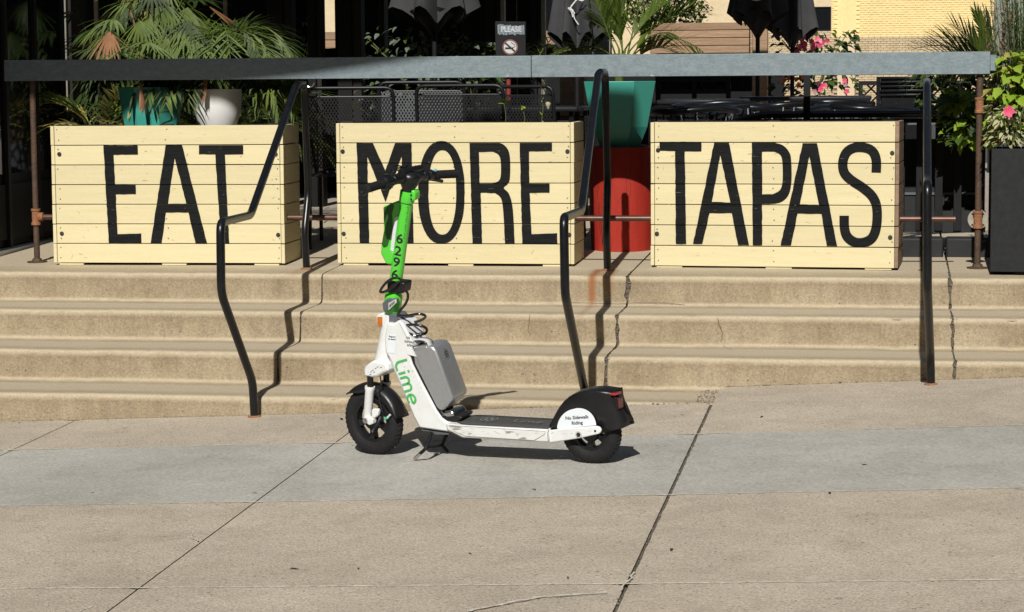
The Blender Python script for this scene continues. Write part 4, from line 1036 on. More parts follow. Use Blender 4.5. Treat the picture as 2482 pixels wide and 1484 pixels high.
dark_wall(1222, 1290, None, None, 6.5, 'dark window wall with bluish panes behind the smoking sign', 'darkwall', 2)
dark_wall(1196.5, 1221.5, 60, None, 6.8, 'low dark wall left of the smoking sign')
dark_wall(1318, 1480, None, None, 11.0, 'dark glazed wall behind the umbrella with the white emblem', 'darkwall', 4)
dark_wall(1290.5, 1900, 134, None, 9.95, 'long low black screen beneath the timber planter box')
# roof above the patio, out of the picture, added to shade the back of it
root = empty('unseen_shade_roof', (-6.5, 1.9, 3.0), label='unseen dark roof added above the patio to shade it', cat='roof')
b = NB(); box(b, 0, 7.7, 0, 5.0, .1, .16); obj('roof_sheet', b, M['darkwall'], root)
for i in range(8):
    b = NB(); box(b, i*.95, i*.95+.08, 0, 5.0, 0, .099); obj('rafter', b, M['brownsteel'], root)
# unseen brick blocks behind and beside the camera, added to cut sky light
sbm = mat('blocker_brick', (.14,.10,.075), .9, scale=2, var=.2)
def sky_blocker(loc, rz, W, D, Hh, lbl, nw, cut=0):
    root = empty('sky_blocker', loc, rz, label=lbl, cat='building')
    b = NB(); box(b, 0, W, -D, 0, 0, Hh); obj('wall', b, sbm, root, smooth='flat')
    for fz in range(3):
        for k in range(nw):
            b = NB(); x = 2+k*4; z = 1.2+fz*3.9; box(b, x, x+2, .002, .06, z, z+2); f = obj('window', b, M['brownsteel'], root, smooth='flat')
            b = NB(); box(b, x+.1, x+1.9, .061, .07, z+.1, z+1.9); obj('pane', b, M['glass'], f, smooth='flat')
sky_blocker((-34, -26, -.6), 0, 62, 12, 15.5, 'unseen brick building added behind the camera to block sky light', 15)
sky_blocker((13, -22, -.6), R_(90), 34, 10, 13.0, 'unseen brick building added right of the terrace to block sky light', 8)
sky_blocker((-9.5, 4, -.6), R_(-90), 24, 10, 13.0, 'unseen brick building added left of the terrace to block sky light', 5)
# unseen pole and arm, invented to cast the shade on the beam's left half
pt = []
for u, zc in ((-260,1.045), (30,1.045), (300,1.060), (620,1.108), (830,1.160), (1060,1.235), (1300,1.34)):
    p = Vector((on(u, 150, 1, BY0).x, BY0, zc)) + sdir*5.2; pt.append(p)
root = empty('shade_arm', (pt[0].x-2.6, pt[0].y, G(pt[0].x, pt[0].y)), label='unseen pole with a curved arm, added to shade the beam', cat='shade caster')
o = Vector((pt[0].x-2.6, pt[0].y, G(pt[0].x, pt[0].y)))
b = NB(); tube(b, [(0,0,0), (0,0,4.0)], [.11,.09], 14); obj('pole', b, M['blackm'], root)
b = NB(); tube(b, spline([(0,0,3.95), pt[0]-o-Vector((1.6,0,.1))]+[p-o for p in pt], 5), .082, 14); obj('arm', b, M['blackm'], root)
b = NB(); box(b, -.1, .45, -.12, .12, -.05, .07); obj('arm_end', b, M['greyp'], root, loc=pt[-1]-o)

# ------------------------------------------------------------------ closed umbrellas
def umbrella(u, vh, halfw, y, lbl, emblem=None, n=7, vtip=None):
    p = on(u, vh, 1, y); R = halfw/F*(p-CAM).dot(fw); root = empty('folded_umbrella', (p.x, y, 0), label=lbl, cat='umbrella', group='black folded umbrellas')
    zh = p.z; b = NB(); r = random.Random(int(u)); N = 56; ph = r.uniform(0,6)
    prof = [(0, .03), (.12, .06), (.45, .40), (.75, .75), (1.0, 1.0)]; ztop = zh+1.15; rings = []
    for k in range(13):
        t = k/12; rad = R*(.08+.92*t**.8); row = []
        for j in range(N):
            a = 2*math.pi*j/N; f = 1+(.06+.30*t)*math.cos(n*a+ph+.6*math.sin(a*2)) ; z = ztop+(zh-ztop)*t + (.055*math.cos(n*a+ph)*t**6 if t > .6 else 0)
            row.append(b.verts.new((rad*f*math.cos(a), rad*f*math.sin(a), z)))
        rings.append(row)
    for k in range(12):
        for j in range(N): b.faces.new((rings[k][j], rings[k][(j+1) % N], rings[k+1][(j+1) % N], rings[k+1][j]))
    obj('canopy', b, M['fabric'], root, smooth=60)
    b = NB(); vt = .16 if vtip is None else vtip      # bunched inner folds gathering to the pole
    prev = None
    for k in range(6):
        t = k/5; row = []
        for j in range(N):
            a = 2*math.pi*j/N; rad = R*(.62*(1-t)**1.1+.09)*(1+.22*math.cos(5*a+ph*2)*(1-t)); row.append(b.verts.new((rad*math.cos(a), rad*math.sin(a), zh+.04-(vt+.04)*t+.02*math.sin(3*a))))
        if prev:
            for j in range(N): b.faces.new((prev[j], prev[(j+1) % N], row[(j+1) % N], row[j]))
        prev = row
    obj('inner_folds', b, M['fabric'], root, smooth=60)
    b = NB(); tube(b, [(0,0,0), (0,0,zh+1.25)], .017, 10); obj('pole', b, M['blackm'], root)
    b = NB(); lathe(b, [(.0,0), (.22,0), (.22,.05), (.05,.07), (.03,.3), (0,.3)], 20); obj('base', b, M['blackm'], root)
    if emblem:
        for k, (line, wd) in enumerate(emblem):
            b = NB()
            pts = [on(a, c_, 1, y-R*1.28)-Vector((p.x, y, 0)) for a, c_ in line]
            P = spline(pts, 5)
            for i in range(len(P)-1):
                d = (P[i+1]-P[i]).normalized(); q = Vector((-d.z, 0, d.x))*wd
                b.faces.new([b.verts.new(v) for v in (P[i]-q, P[i+1]-q, P[i+1]+q, P[i]+q)])
            e_ = obj('printed_emblem', b, M['uwhite'], root, smooth='flat'); e_.modifiers.new('t', 'SOLIDIFY').thickness = .002
umbrella(1052, 38, 84, 3.1, 'black folded umbrella behind the dark columns, left of the smoking sign', vtip=.11)
umbrella(1398, 98, 56, 3.0, 'black folded umbrella with a white emblem left of the large palm', [([(1408,-12),(1390,8),(1382,22),(1392,34),(1384,22),(1376,20)], .004), ([(1388,24),(1392,45),(1402,60)], .003), ([(1378,22),(1384,28),(1388,42)], .003), ([(1400,-2),(1410,2),(1418,-4)], .004)], 8, vtip=.09)
umbrella(1836, 46, 58, 6.0, 'black folded umbrella with its hem highest, left of the pair at the right', [([(1812,-8),(1826,0),(1842,-1),(1852,-8)], .007)], 6, vtip=.13)
umbrella(1920, 84, 50, 6.6, 'black folded umbrella hanging lowest, beside the pink flowers', [([(1886,-12),(1894,10),(1890,22),(1878,28),(1870,20)], .007), ([(1868,40),(1878,40),(1886,52),(1890,34),(1898,30)], .006), ([(1896,30),(1892,44),(1886,48)], .006)], 7, vtip=.09)

# ------------------------------------------------------------------ smoking sign
y = 1.75; A = on(1199, 52, 1, y); B = on(1275, 137, 1, y); W = B.x-A.x; z1 = A.z; z0 = B.z
root = empty('smoking_sign', (A.x, y, z0), label='black PLEASE sign with a no-smoking symbol above the beam', cat='sign')
b = NB(); prism(b, [(0.005,-.12),(W-.005,-.12),(W-.002,z1-z0-.004),(W*.6,z1-z0-.003),(.004,z1-z0),(0,z1-z0-.01)], 0, .012); obj('board', b, M['blackm'], root, bevel=.002)
def sg(zx, zy):   # zoom pixels -> sign-local
    p = on(677.5+zx/3.504, zy/3.504, 1, y); return Vector((p.x-A.x, -.002, p.z-z0))
b = NB()
for k in range(26):
    t = k/25; x0 = 1855+215*t; top = 222-18*abs(t-.5)+rnd.uniform(-5,5)+(4 if t > .5 else -4); 
    stroke(b, [(x0, top), (x0+5+rnd.uniform(-2,2), 300-14*abs(t-.5)+rnd.uniform(-8,4))], 5.5, lambda p, q: sg(p, q))
obj('chalk_patch', b, mat('chalk_smear', (.16,.19,.21), .9, scale=60, col2=(.30,.34,.36)), root, smooth='flat')
b = NB(); text_bm(b, 'PLEASE', 62, lambda p, q: sg(1965+p, 252-q*1.05)+Vector((0,-.0015,0)), wide=.9, bold=2.2)
obj('lettering', b, mat('chalk_white', (.42,.45,.47), .8, var=.4, scale=90), root, smooth='flat')
b = NB(); cc = (1958, 402)
def ringpoly(r0, r1, m, name, dy):
    b = NB(); fillpoly(b, [[(cc[0]+r1*math.cos(t), cc[1]+r1*math.sin(t)) for t in [2*math.pi*i/32 for i in range(32)]]]+([[(cc[0]+r0*math.cos(t), cc[1]+r0*math.sin(t)) for t in [2*math.pi*i/32 for i in range(32)]]] if r0 else []), lambda p, q: sg(p, q)+Vector((0, dy, 0)))
    obj(name, b, m, root, smooth='flat')
ringpoly(0, 54, M['lgrey'], 'symbol_disc', -.001); ringpoly(56, 66, mat('faded_sign_red', (.22,.08,.06), .6), 'symbol_ring', -.001)
b = NB(); stroke(b, [(1915,365), (2000,440)], 7, lambda p, q: sg(p, q)+Vector((0,-.003,0))); stroke(b, [(1915,412), (1985,412)], 8, lambda p, q: sg(p, q)+Vector((0,-.002,0)))
stroke(b, [(1985,405),(2002,395),(1995,378),(1975,372),(1968,358)], 2.5, lambda p, q: sg(p, q)+Vector((0,-.002,0)))
obj('symbol', b, M['print'], root, smooth='flat')
x = on(1232, 200, 1, y+.03).x-A.x; zr = on(1232, 246, 1, y).z-z0
b = NB(); tube(b, [(x,.03,.02), (x,.03,zr)], .014, 10); obj('post', b, mat('dull_red_tube', (.22,.03,.022), .5), root)
b = NB(); tube(b, [(x,.03,zr-.001), (x,.03,-z0)], .011, 10); obj('post', b, M['steelk'], root)

# ------------------------------------------------------------------ patio chairs and tables
def mesh_panel(b, c0, ex, ez, w, h, pitch=.018, t=.0016):
    """expanded-metal panel: crossing strips in the plane spanned by ex, ez"""
    nrm = ex.cross(ez); n = int((w+h*.6)/pitch)+1; kx = h*.6
    for s in (0, 1):
        for i in range(n+1):
            x0 = i*pitch-(kx if not s else 0); x1 = x0+(kx if not s else -kx)
            t0, t1 = 0., 1.; dx = x1-x0; ta, tb = sorted(((0-x0)/dx, (w-x0)/dx)); t0 = max(t0, ta); t1 = min(t1, tb)
            if t1-t0 < .02: continue
            p = [c0+ex*(x0+dx*q)+ez*(h*q)+nrm*(s*.002) for q in (t0, t1)]; q = (p[1]-p[0]).normalized().cross(nrm)*t
            b.faces.new([b.verts.new(v) for v in (p[0]-q, p[1]-q, p[1]+q, p[0]+q)])
def make_chair(W=.495, zt=.96, m='steelk'):
    root = empty('patio_chair', (0,0,0)); ex = Vector((1,0,0)); r = .011
    # back towards -y (the camera), seat towards +y
    b = NB(); tube(b, rounded([(-W/2,.0,.02),( -W/2,.03,.45),(-W/2,-.03,zt),(W/2,-.03,zt),(W/2,.03,.45),(W/2,.0,.02)], .05, 4), r, 10); obj('back_frame', b, M[m], root)
    b = NB(); mesh_panel(b, Vector((-W/2+.012, .022, .50)), ex, Vector((0,-.10,1)).normalized(), W-.024, zt-.55, .019, .0033); obj('mesh_back', b, M['meshk'], root, smooth='flat', kind='stuff')
    b = NB(); tube(b, [(-W/2,.015,zt-.05),(W/2,.015,zt-.05)], .005, 8); obj('slat_bar', b, M[m], root)
    b = NB(); mesh_panel(b, Vector((-W/2+.012, .03, .45)), ex, Vector((0,1,0)), W-.024, .44, .022, .0036); obj('mesh_seat', b, M['meshk'], root, smooth='flat', kind='stuff')
    b = NB(); tube(b, rounded([(-W/2,.03,.45),(-W/2,.48,.46),(W/2,.48,.46),(W/2,.03,.45)], .04, 3), r, 8); obj('seat_frame', b, M[m], root)
    for s in (-1, 1):
        b = NB(); tube(b, [(s*W/2,.46,.45),(s*W/2*1.02,.50,.01)], r, 8); obj('leg', b, M[m], root)
        b = NB(); tube(b, rounded([(s*W/2,-.01,.68),(s*(W/2+.03),.30,.68),(s*(W/2+.02),.44,.46)], .06, 4), .010, 8); obj('armrest', b, M[m], root)
    return root
def copy_thing(root, loc, rz, lbl, sc=1.0):
    c = root.copy(); COL.objects.link(c); c.location = loc; c.rotation_euler = (0, 0, rz); c.scale = (sc, sc, sc); c['label'] = lbl
    for ch in list(root.children):
        d = ch.copy(); COL.objects.link(d); d.parent = c; d.matrix_parent_inverse = ch.matrix_parent_inverse.copy()
    return c
GC = 'black mesh patio chairs'
ch = make_chair(); tag(ch, 'black mesh chair behind the gap between the EAT and MORE crates', 'chair', GC)
ch.location = (on(850, 250, 1, 1.25).x, 1.25, 0); ch.rotation_euler = (0,0,R_(6)); 
copy_thing(ch, (on(1116, 250, 1, 1.15).x, 1.15, 0), R_(-2), 'black mesh chair with its curved top bar nearest the middle of the MORE crate', 1.01)
c_ = copy_thing(ch, (on(1022, 250, 1, 1.9).x, 1.9, 0), R_(8), 'black mesh chair with sun glare painted into its back, behind two others', 1.03)
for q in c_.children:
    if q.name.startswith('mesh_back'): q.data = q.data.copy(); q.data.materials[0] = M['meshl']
copy_thing(ch, (on(1247, 250, 1, 1.6).x, 1.6, 0), R_(-12), 'black mesh chair in front of the red signpost', 1.0)
copy_thing(ch, (on(1640, 250, 1, 2.6).x, 2.6, 0), R_(150), 'black mesh chair turned towards the camera right of the teal pot', .86)
copy_thing(ch, (on(1395, 250, 1, 3.0).x, 3.0, 0), R_(20), 'black mesh chair behind the upper end of the middle handrail', .84)
def table(u0, u1, v, y, d, lbl, m='steelk', rz=0):
    a = on(u0, v, 1, y); c_ = on(u1, v, 1, y); root = empty('patio_table', ((a.x+c_.x)/2, y, 0), rz, label=lbl, cat='table'); w = (c_.x-a.x)/2; z = a.z
    b = NB(); box(b, -w, w, 0, d, z-.03, z); obj('tabletop', b, M[m], root, bevel=.008)
    for sx in (-1, 1):
        for sy in (.06, d-.06):
            b = NB(); tube(b, [(sx*(w-.05), sy, 0), (sx*(w-.05), sy, z-.03)], .016, 8); obj('leg', b, M[m], root)
    return root
table(905, 1400, 262, 2.7, .8, 'long dark patio table behind the mesh chairs')
table(1590, 1800, 243, 3.9, .8, 'dark patio table behind the large teal pot')
table(1790, 2110, 236, 4.9, .9, 'dark patio table behind the TAPAS crate')
table(2180, 2330, 238, 5.4, .8, 'blue-topped table behind the end handrail', 'greyp')
# woven / stacked chairs behind TAPAS: curved armrests over slatted seats
def woven_chair(u, v, y, rz, lbl):
    p = on(u, v, 1, y); root = empty('woven_chair', (p.x, y, 0), rz, label=lbl, cat='chair', group='black woven armchairs behind the TAPAS crate'); z = p.z
    b = NB(); tube(b, spline([(-.26,.42,z-.06),(-.29,.1,z-.01),(-.22,-.16,z),(0,-.24,z+.015),(.22,-.16,z),(.29,.1,z-.01),(.26,.42,z-.06)], 5), .019, 10); obj('armrest', b, M['black'], root)
    for k in range(13):
        a = math.pi+math.pi*k/12; q = NB(); tube(q, [(.27*math.cos(a), .22*math.sin(a)+.02, z-.01), (.22*math.cos(a), .17*math.sin(a)+.05, z-.27)], .006, 5); obj('slat', q, M['black'] if k % 3 else M['greyp'], root)
    b = NB(); lathe(b, [(0,0),(.23,0),(.24,.015),(.23,.03),(0,.03)], 20); obj('seat', b, M['greyp'], root, loc=(0,.05,z-.29))
    for sx in (-1,1):
        for sy in (-.1,.25): q = NB(); tube(q, [(sx*.2, sy, z-.28), (sx*.23, sy*1.2, .0)], .012, 6); obj('leg', q, M['black'], root)
for a in ((1680,270,2.2,.5,'black woven armchair nearest the large teal pot'), (1800,262,2.9,-.4,'black woven armchair behind the left part of TAPAS'), (1905,258,2.5,2.6,'black woven armchair below the lowest umbrella'),
          (2010,252,3.3,.2,'black woven armchair left of the plastic chair'), (1745,256,3.6,3.0,'black woven armchair at the far side of the first table'), (2080,262,2.6,-.9,'black woven armchair closest to the plastic chair')): woven_chair(*a)
# black plastic stacking chairs
p = on(2190, 262, 1, 3.6); root = empty('plastic_chair', (p.x, 3.6, 0), R_(-4), label='black slat-backed plastic chair behind the end handrail', cat='chair')
zt_ = on(2190, 186, 1, 3.6).z; hw = .155
for k in range(5):
    z = zt_-k*.028; b = NB(); box(b, -hw-.012, hw+.012, -.01+k*.004, .006+k*.004, z-.014, z); obj('slat', b, M['black'], root, bevel=.003)
b = NB(); box(b, -hw, hw, .024, .05, zt_-.50, zt_-.004); obj('backrest', b, M['black'], root, bevel=.01)
for s in (-1,1):
    b = NB(); box(b, s*hw-.012+s*.012, s*hw+.012+s*.012, -.005, .03, zt_-.62, zt_); obj('side_rail', b, M['black'], root, bevel=.004)
    b = NB(); tube(b, [(s*hw,.02,zt_-.6),(s*hw*1.1,-.02,0)], .014, 6); obj('leg', b, M['black'], root)
    b = NB(); tube(b, [(s*hw,.42,zt_-.6),(s*hw*1.1,.46,0)], .014, 6); obj('leg', b, M['black'], root)
b = NB(); box(b, -hw, hw, .0, .45, zt_-.63, zt_-.60); obj('seat', b, M['black'], root, bevel=.01)
# black picket barrier behind the TAPAS crate
y = 1.05; xa = on(1790, 275, 1, y).x; xb = on(2392, 275, 1, y).x; zt_ = on(2100, 277, 1, y).z
root = empty('picket_barrier', (xa, y, 0), label='black picket barrier with a round top rail right of TAPAS', cat='fence')
b = NB(); tube(b, spline([(-.15,0,zt_-.10),(-.02,0,zt_-.04),(.12,0,zt_-.005),(.3,0,zt_),(on(2318, 275, 1, y).x-xa,0,zt_)], 4), .019, 12); obj('top_rail', b, M['black'], root)
for i in range(13):
    x = on(2322-46*i, 300, 1, y).x-xa; b = NB(); box(b, x-.02, x+.022, .01, .03, on(2200, 560, 1, y).z, zt_-.03); obj('picket', b, M['blackm'], root, bevel=.002)
b = NB(); box(b, 0, xb-xa, .16, .18, on(2200, 520, 1, y).z, zt_-.14); obj('back_panel', b, M['greyp2'], root)
for k, (v0, v1, m_) in enumerate(((288, 298, 'blackm'), (512, 563, 'greyp2'), (470, 476, 'greyp'), (300, 304, 'greyp'))):
    b = NB(); box(b, 0, xb-xa, (.031, .031, .15, .15)[k], .06 if k < 2 else .158, on(2200, v1, 1, y).z, on(2200, v0, 1, y).z); obj('rail', b, M[m_], root)
xp = on(1955, 240, 1, y-.06).x-xa
b = NB(); box(b, xp-.018, xp+.018, -.07, -.03, 0, 1.05); obj('post', b, M['blackm'], root)
for x in (.02, xb-xa-.05):
    b = NB(); box(b, x, x+.04, .0, .06, 0, zt_-.02); obj('post', b, M['blackm'], root)
# rubber kerb blocks
for i, (a, c_, l_) in enumerate(((2150, 2286, 'black rubber kerb block just right of TAPAS'), (2292, 2470, 'black rubber kerb block behind the right rusty post'))):
    y = .98; A = on(a, 600, 1, y); B = on(c_, 600, 1, y); b = NB(); zz = on(2250, 577, 1, y).z
    prism(b, [(0,.0),(B.x-A.x,.0),(B.x-A.x,zz),(0,zz)], 0, .15); o = obj('rubber_kerb', b, M['greyp2'], None, label=l_, cat='kerb', group='rubber kerb blocks', bevel=.012)
    o.location = (A.x, y, 0)
# shrubs behind the beam
ls = leafmesh(.05, .016, .3)
leafy('sage_shrub', on(1010, 240, 1, 3.4), 'grey-green shrub behind the left folded umbrella', 260, ls, [M['sage'], M['sage'], M['green'], M['palmd']], (.42,.2), .48, 51, -.05)
leafy('sage_shrub', on(1145, 235, 1, 3.6), 'grey-green shrub just left of the smoking sign', 170, ls, [M['sage'], M['palmd'], M['green']], (.22,.2), .36, 52, -.05)
leafy('sage_shrub', on(728, 240, 1, 5.4), 'grey shrub between the two dark columns at the left', 130, ls, [M['sage'], M['palmd']], (.16,.2), .62, 53, -.25)
leafy('flowering_shrub', on(1975, 215, 1, 7.6), 'dark green flowering shrub behind the lowest umbrella', 298, ls, [M['green'], M['palmd'], M['green']], (.36,.25), .48, 54, -.15, sc=(1,1.8))
arch_palm(on(1290, 150, 1, 4.2), 12, .6, 'small feather palm behind the smoking sign', [M['palm'], M['palmd'], M['palm'], M['palmd']], 48, (.3,1.2), (.6,1.6), .16, .005)
b = NB(); o = on(1290, 150, 1, 4.2); tube(b, [(0,0,0), (0,0,o.z-.02)], .015, 8); q = obj('palm_stand', b, M['steelk'], None, label='thin black stand carrying the small palm behind the sign', cat='stand'); q.location = (o.x, o.y, 0)
for nm, lb, spots, m, s in (('pink_flowers', 'cluster of pink trumpet flowers', [(1938,112),(1944,100),(1952,108),(1957,92),(1966,100),(1972,108),(1950,120),(1980,95),(1986,110),(1994,104),(1969,118),(1932,126),(1948,85),(2005,98)], M['pink'], .021),
                            ('pale_flowers', 'pale pink flowers', [(1968,84),(1988,100),(1982,202),(1952,220),(1913,213),(2048,205),(1935,205),(1975,222)], M['lpink'], .019),
                            ('orange_flowers', 'orange flowers', [(1898,196),(1912,190),(1928,192),(1946,188),(1934,208)], M['orange'], .019),
                            ('red_flowers', 'red flowers', [(1988,218),(1998,208),(2046,196),(2052,222),(1990,208)], M['pink'], .020)):
    for i, (p, b) in enumerate(flowers(nm, spots, m, lb, 7.1, s)):
        z = obj('flower', b, m, None, smooth='leaf', label='small %s bloom on the dark green shrub by the folded umbrella' % {'pink_flowers':'deep pink','pale_flowers':'pale pink','orange_flowers':'orange','red_flowers':'magenta'}[nm], cat='flower', group=lb)
        z.location = p; z.rotation_euler = (rnd.uniform(-.5,.5), rnd.uniform(0,1.2), rnd.uniform(-.6,.6))
# dry leaf fragments on the pavement
r = random.Random(77)
lfm = leafmesh(.030, .0045, .1); lfm.materials.append(mat('dry_leaf', (.05,.03,.02), .8, var=.4))
for i, (u, v) in enumerate(((625,1195),(1298,1189),(1135,1342),(1628,1331),(222,1196),(2010,1194),(265,1019),(1375,2409*.0+1400),(1655,1007),(1850,1010),(2088,1128),(700,1380),(50,1025),(868,1378))):
    p = gp(u, v); o = link('dry_leaf', lfm, None, None, (p.x, p.y, G(p.x,p.y)+.003), (r.uniform(-.1,.1), 0, r.uniform(0,6.28)), label='tiny dark dry leaf fragment lying on the pavement', cat='leaf', group='dry leaf fragments on the pavement')
    s = r.uniform(.6,1.3); o.scale = (s, s, s)

# ------------------------------------------------------------------ electric scooter
FC = Vector((-.163, -2.447, 0)); FC.z = G(FC.x, FC.y); RC = Vector((.776, -2.755, 0)); RC.z = G(RC.x, RC.y)
e = RC-FC; RZ = math.atan2(e.y, e.x); RYp = -math.asin(e.z/e.length)
SM = Matrix.Translation(FC) @ Matrix.Rotation(RZ, 4, 'Z') @ Matrix.Rotation(RYp, 4, 'Y') @ Matrix.Rotation(R_(7.0), 4, 'X')
SI = SM.inverted(); WB = e.length
sc = bpy.data.objects.new('electric_scooter', None); COL.objects.link(sc); sc.matrix_world = SM; sc.empty_display_size = .1
tag(sc, 'white and bright green rental scooter parked before the steps', 'scooter')
O_ = SI @ CAM; I3 = SI.to_3x3()
def P_(u, v, yl=0, Mx=None):
    o, d = O_, I3 @ ray(u, v)
    if Mx: o = Mx @ o; d = Mx.to_3x3() @ d
    return o+d*((yl-o.y)/d.y)
Z1 = lambda x, y: (800.7+x/3.442, 708.3+y/3.442)
Z2 = lambda x, y: (1047+x/4.741, 862.3+y/4.741)
Z8 = lambda x, y: (800.7+x/3.011, 369.5+y/3.011)
Z9 = lambda x, y: (831.5+x/8.03, 369.5+y/8.03)
# steering axis in scooter coordinates, and the turned frame of everything that steers
t0 = P_(933, 874); t1 = P_(985, 489); AX = (t1-t0).normalized()
STEER = R_(-9)
ST = Matrix.Translation(t0) @ Matrix.Rotation(STEER, 4, AX) @ Matrix.Translation(-t0); STI = ST.inverted()
def pr(poly, z, yl, Mx=None): return [(q.x, q.z) for q in (P_(*z(x, y), yl, Mx) for x, y in poly)]
def sp_(name, poly, z, y0, y1, m, par=None, steer=False, bevel=.004, yl=None, **k):
    b = NB(); prism(b, pr(poly, z, y0 if yl is None else yl, STI if steer else None), y0, y1, ST if steer else None)
    return obj(name, b, m, par or sc, bevel=bevel, smooth=40, **k)
def A_(h, off=0, yl=0):      # point on the steering axis at height h above its foot, plus an offset forwards(-)/backwards(+)
    perp = Vector((AX.z, 0, -AX.x)); return t0+AX*h+perp*off+Vector((0, yl, 0))
def hh(u, v): return (P_(u, v)-t0).dot(AX)
def frame_at(c, zdir, xdir=None):
    z = Vector(zdir).normalized(); x, y = basis(z); m = Matrix((x, y, z)).transposed().to_4x4(); return Matrix.Translation(c) @ m
YM = Matrix.Rotation(R_(-90), 4, 'X')       # lathe axis z -> y
def wheel(c, ro, w, rr, name, spokes, steer, lbl=None):
    Mw = (ST if steer else Matrix()) @ Matrix.Translation(c) @ YM
    root = None
    b = NB(); h = w/2; prof = [(rr, -h*.72), (rr+.012, -h*.95), (ro-.030, -h), (ro-.012, -h*.86), (ro-.003, -h*.5), (ro, 0), (ro-.003, h*.5), (ro-.012, h*.86), (ro-.030, h), (rr+.012, h*.95), (rr, h*.72)]
    lathe(b, prof+[prof[0]], 56, Mw, caps=False); tyre = obj('tyre', b, M['rubber'], sc, smooth=60)
    # tread blocks: shallow chevrons standing proud of the tyre
    b = NB(); n = 44
    for i in range(n):
        for s in (-1, 1):
            a = 2*math.pi*(i+(.5 if s > 0 else 0))/n; q = []
            for (ht, da) in ((.10, 0), (.42, .055), (.78, .03)):
                rad = ro-.0005 - (.011*max(0, ht-.3)**1.3*2.0) + .0018
                for d_ in (-.011, .011): q.append(Mw @ Vector((rad*math.cos(a+da+d_*1.6), rad*math.sin(a+da+d_*1.6), s*ht*h)))
            for j in (0, 2):
                b.faces.new([b.verts.new(v) for v in (q[j], q[j+1], q[j+3], q[j+2])])
    o = obj('tread', b, mat(name+'_tread', (.020,.020,.020), .8, scale=30, var=.3, spec=.3), tyre, smooth='flat', kind='stuff'); o.modifiers.new('t', 'SOLIDIFY').thickness = .0025
    b = NB(); lathe(b, [(rr+.002, -h*.70), (rr+.002, h*.70), (rr-.010, h*.62), (rr-.014, h*.3), (rr-.014, -h*.3), (rr-.010, -h*.62), (rr+.002, -h*.70)], 48, Mw, caps=False); rim = obj('rim', b, M['plastic'], sc, smooth=50)
    for k in range(spokes):
        a = 2*math.pi*(k+.35)/spokes; d = Vector((math.cos(a), math.sin(a), 0)); t = Vector((-math.sin(a), math.cos(a), 0)); b = NB()
        p = [(.02, .016), (rr*.55, .010), (rr-.008, .017)]; L = []
        for rad, ww in p:
            L.append([b.verts.new(Mw @ (d*rad+t*ww*s+Vector((0,0,z)))) for s, z in ((-1,-.014),(1,-.014),(1,.014),(-1,.014))])
        for i in range(2):
            for j in range(4): b.faces.new((L[i][j], L[i][(j+1) % 4], L[i+1][(j+1) % 4], L[i+1][j]))
        obj('spoke', b, M['plastic'], rim, smooth='flat', bevel=.002)
    b = NB(); lathe(b, [(0,-h*.75), (.034,-h*.75), (.038,-h*.5), (.038,h*.5), (.034,h*.75), (0,h*.75)], 24, Mw); obj('hub', b, M['plastic'], sc, smooth=40)
    return Mw
RF, RR = .143, .126
cF = Vector((.0, 0, RF)); cR = Vector((WB, 0, RR))
cF = STI @ (ST @ cF)      # stays put: the axis passes close to the contact point
wheel(cF, RF, .060, .088, 'front', 5, True)
wheel(cR, RR, .058, .072, 'rear', 5, False)
# front mudguard
def arc_guard(c, r0, a0, a1, hw, m, name, Mx, th=.004, n=26, side=.035, taper=True):
    b = NB(); rows = []
    for i in range(n+1):
        a = a0+(a1-a0)*i/n; k = 1 if not taper else min(1, .25+4*min(i, n-i)/n)
        row = []
        for (y, dr) in ((-hw, -side*k), (-hw*.97, -side*k*.5), (-hw*.8, -.006), (-hw*.4, 0), (0, .002), (hw*.4, 0), (hw*.8, -.006), (hw*.97, -side*k*.5), (hw, -side*k)):
            rad = r0+dr; row.append(b.verts.new(Mx @ Vector((c.x+rad*math.cos(a), y, c.z+rad*math.sin(a)))))
        rows.append(row)
    for i in range(n):
        for j in range(8): b.faces.new((rows[i][j], rows[i+1][j], rows[i+1][j+1], rows[i][j+1]))
    o = obj(name, b, m, sc, smooth=70); o.modifiers.new('t', 'SOLIDIFY').thickness = th; return o
arc_guard(cF, RF+.016, R_(8), R_(133), .043, M['plastic'], 'front_mudguard', ST)
b = NB(); tube(b, [ST @ (cF+Vector((-RF-.002,-.03,.0))), ST @ (cF+Vector((-RF-.012,-.03,.002)))], .004, 8); obj('valve_tab', b, M['plastic'], sc)
# fork: crown, stanchions, lowers, axle
def S_(p): return ST @ p
sp_('fork_crown', [(385,560),(490,582),(512,650),(470,668),(420,700),(372,708),(318,702),(303,690),(302,640),(312,610),(345,585)], Z1, -.062, .045, M['swhite'], steer=True, bevel=.010, yl=-.04)
for s in (-1, 1):
    y = s*.052
    k = [P_(*Z1(332,700), -.052, STI), P_(*Z1(332,790), -.052, STI), P_(*Z1(330,785), -.052, STI), P_(*Z1(308,1075), -.052, STI)]
    b = NB(); tube(b, [S_(Vector((q.x, y, q.z))) for q in k[:2]], .0135, 14); obj('stanchion', b, M['black'], sc)
    b = NB(); q = [Vector((p.x, y, p.z)) for p in (k[2], k[2].lerp(k[3], .05), k[2].lerp(k[3], .12), k[2].lerp(k[3], .92), k[3])]
    tube(b, [S_(p) for p in q], [.0205,.022,.019,.0175,.015], 16); obj('fork_leg', b, M['swhite'], sc)
sp_('fork_dropout', [(272,1045),(300,1035),(352,1060),(352,1098),(322,1112),(296,1090),(275,1072)], Z1, -.075, -.050, M['swhite'], steer=True, bevel=.003)
sp_('caliper_mount', [(340,985),(352,972),(388,974),(398,990),(394,1030),(370,1050),(342,1050)], Z1, -.066, -.048, M['swhite'], steer=True, bevel=.004)
ax = P_(*Z1(292,1072), -.078, STI)
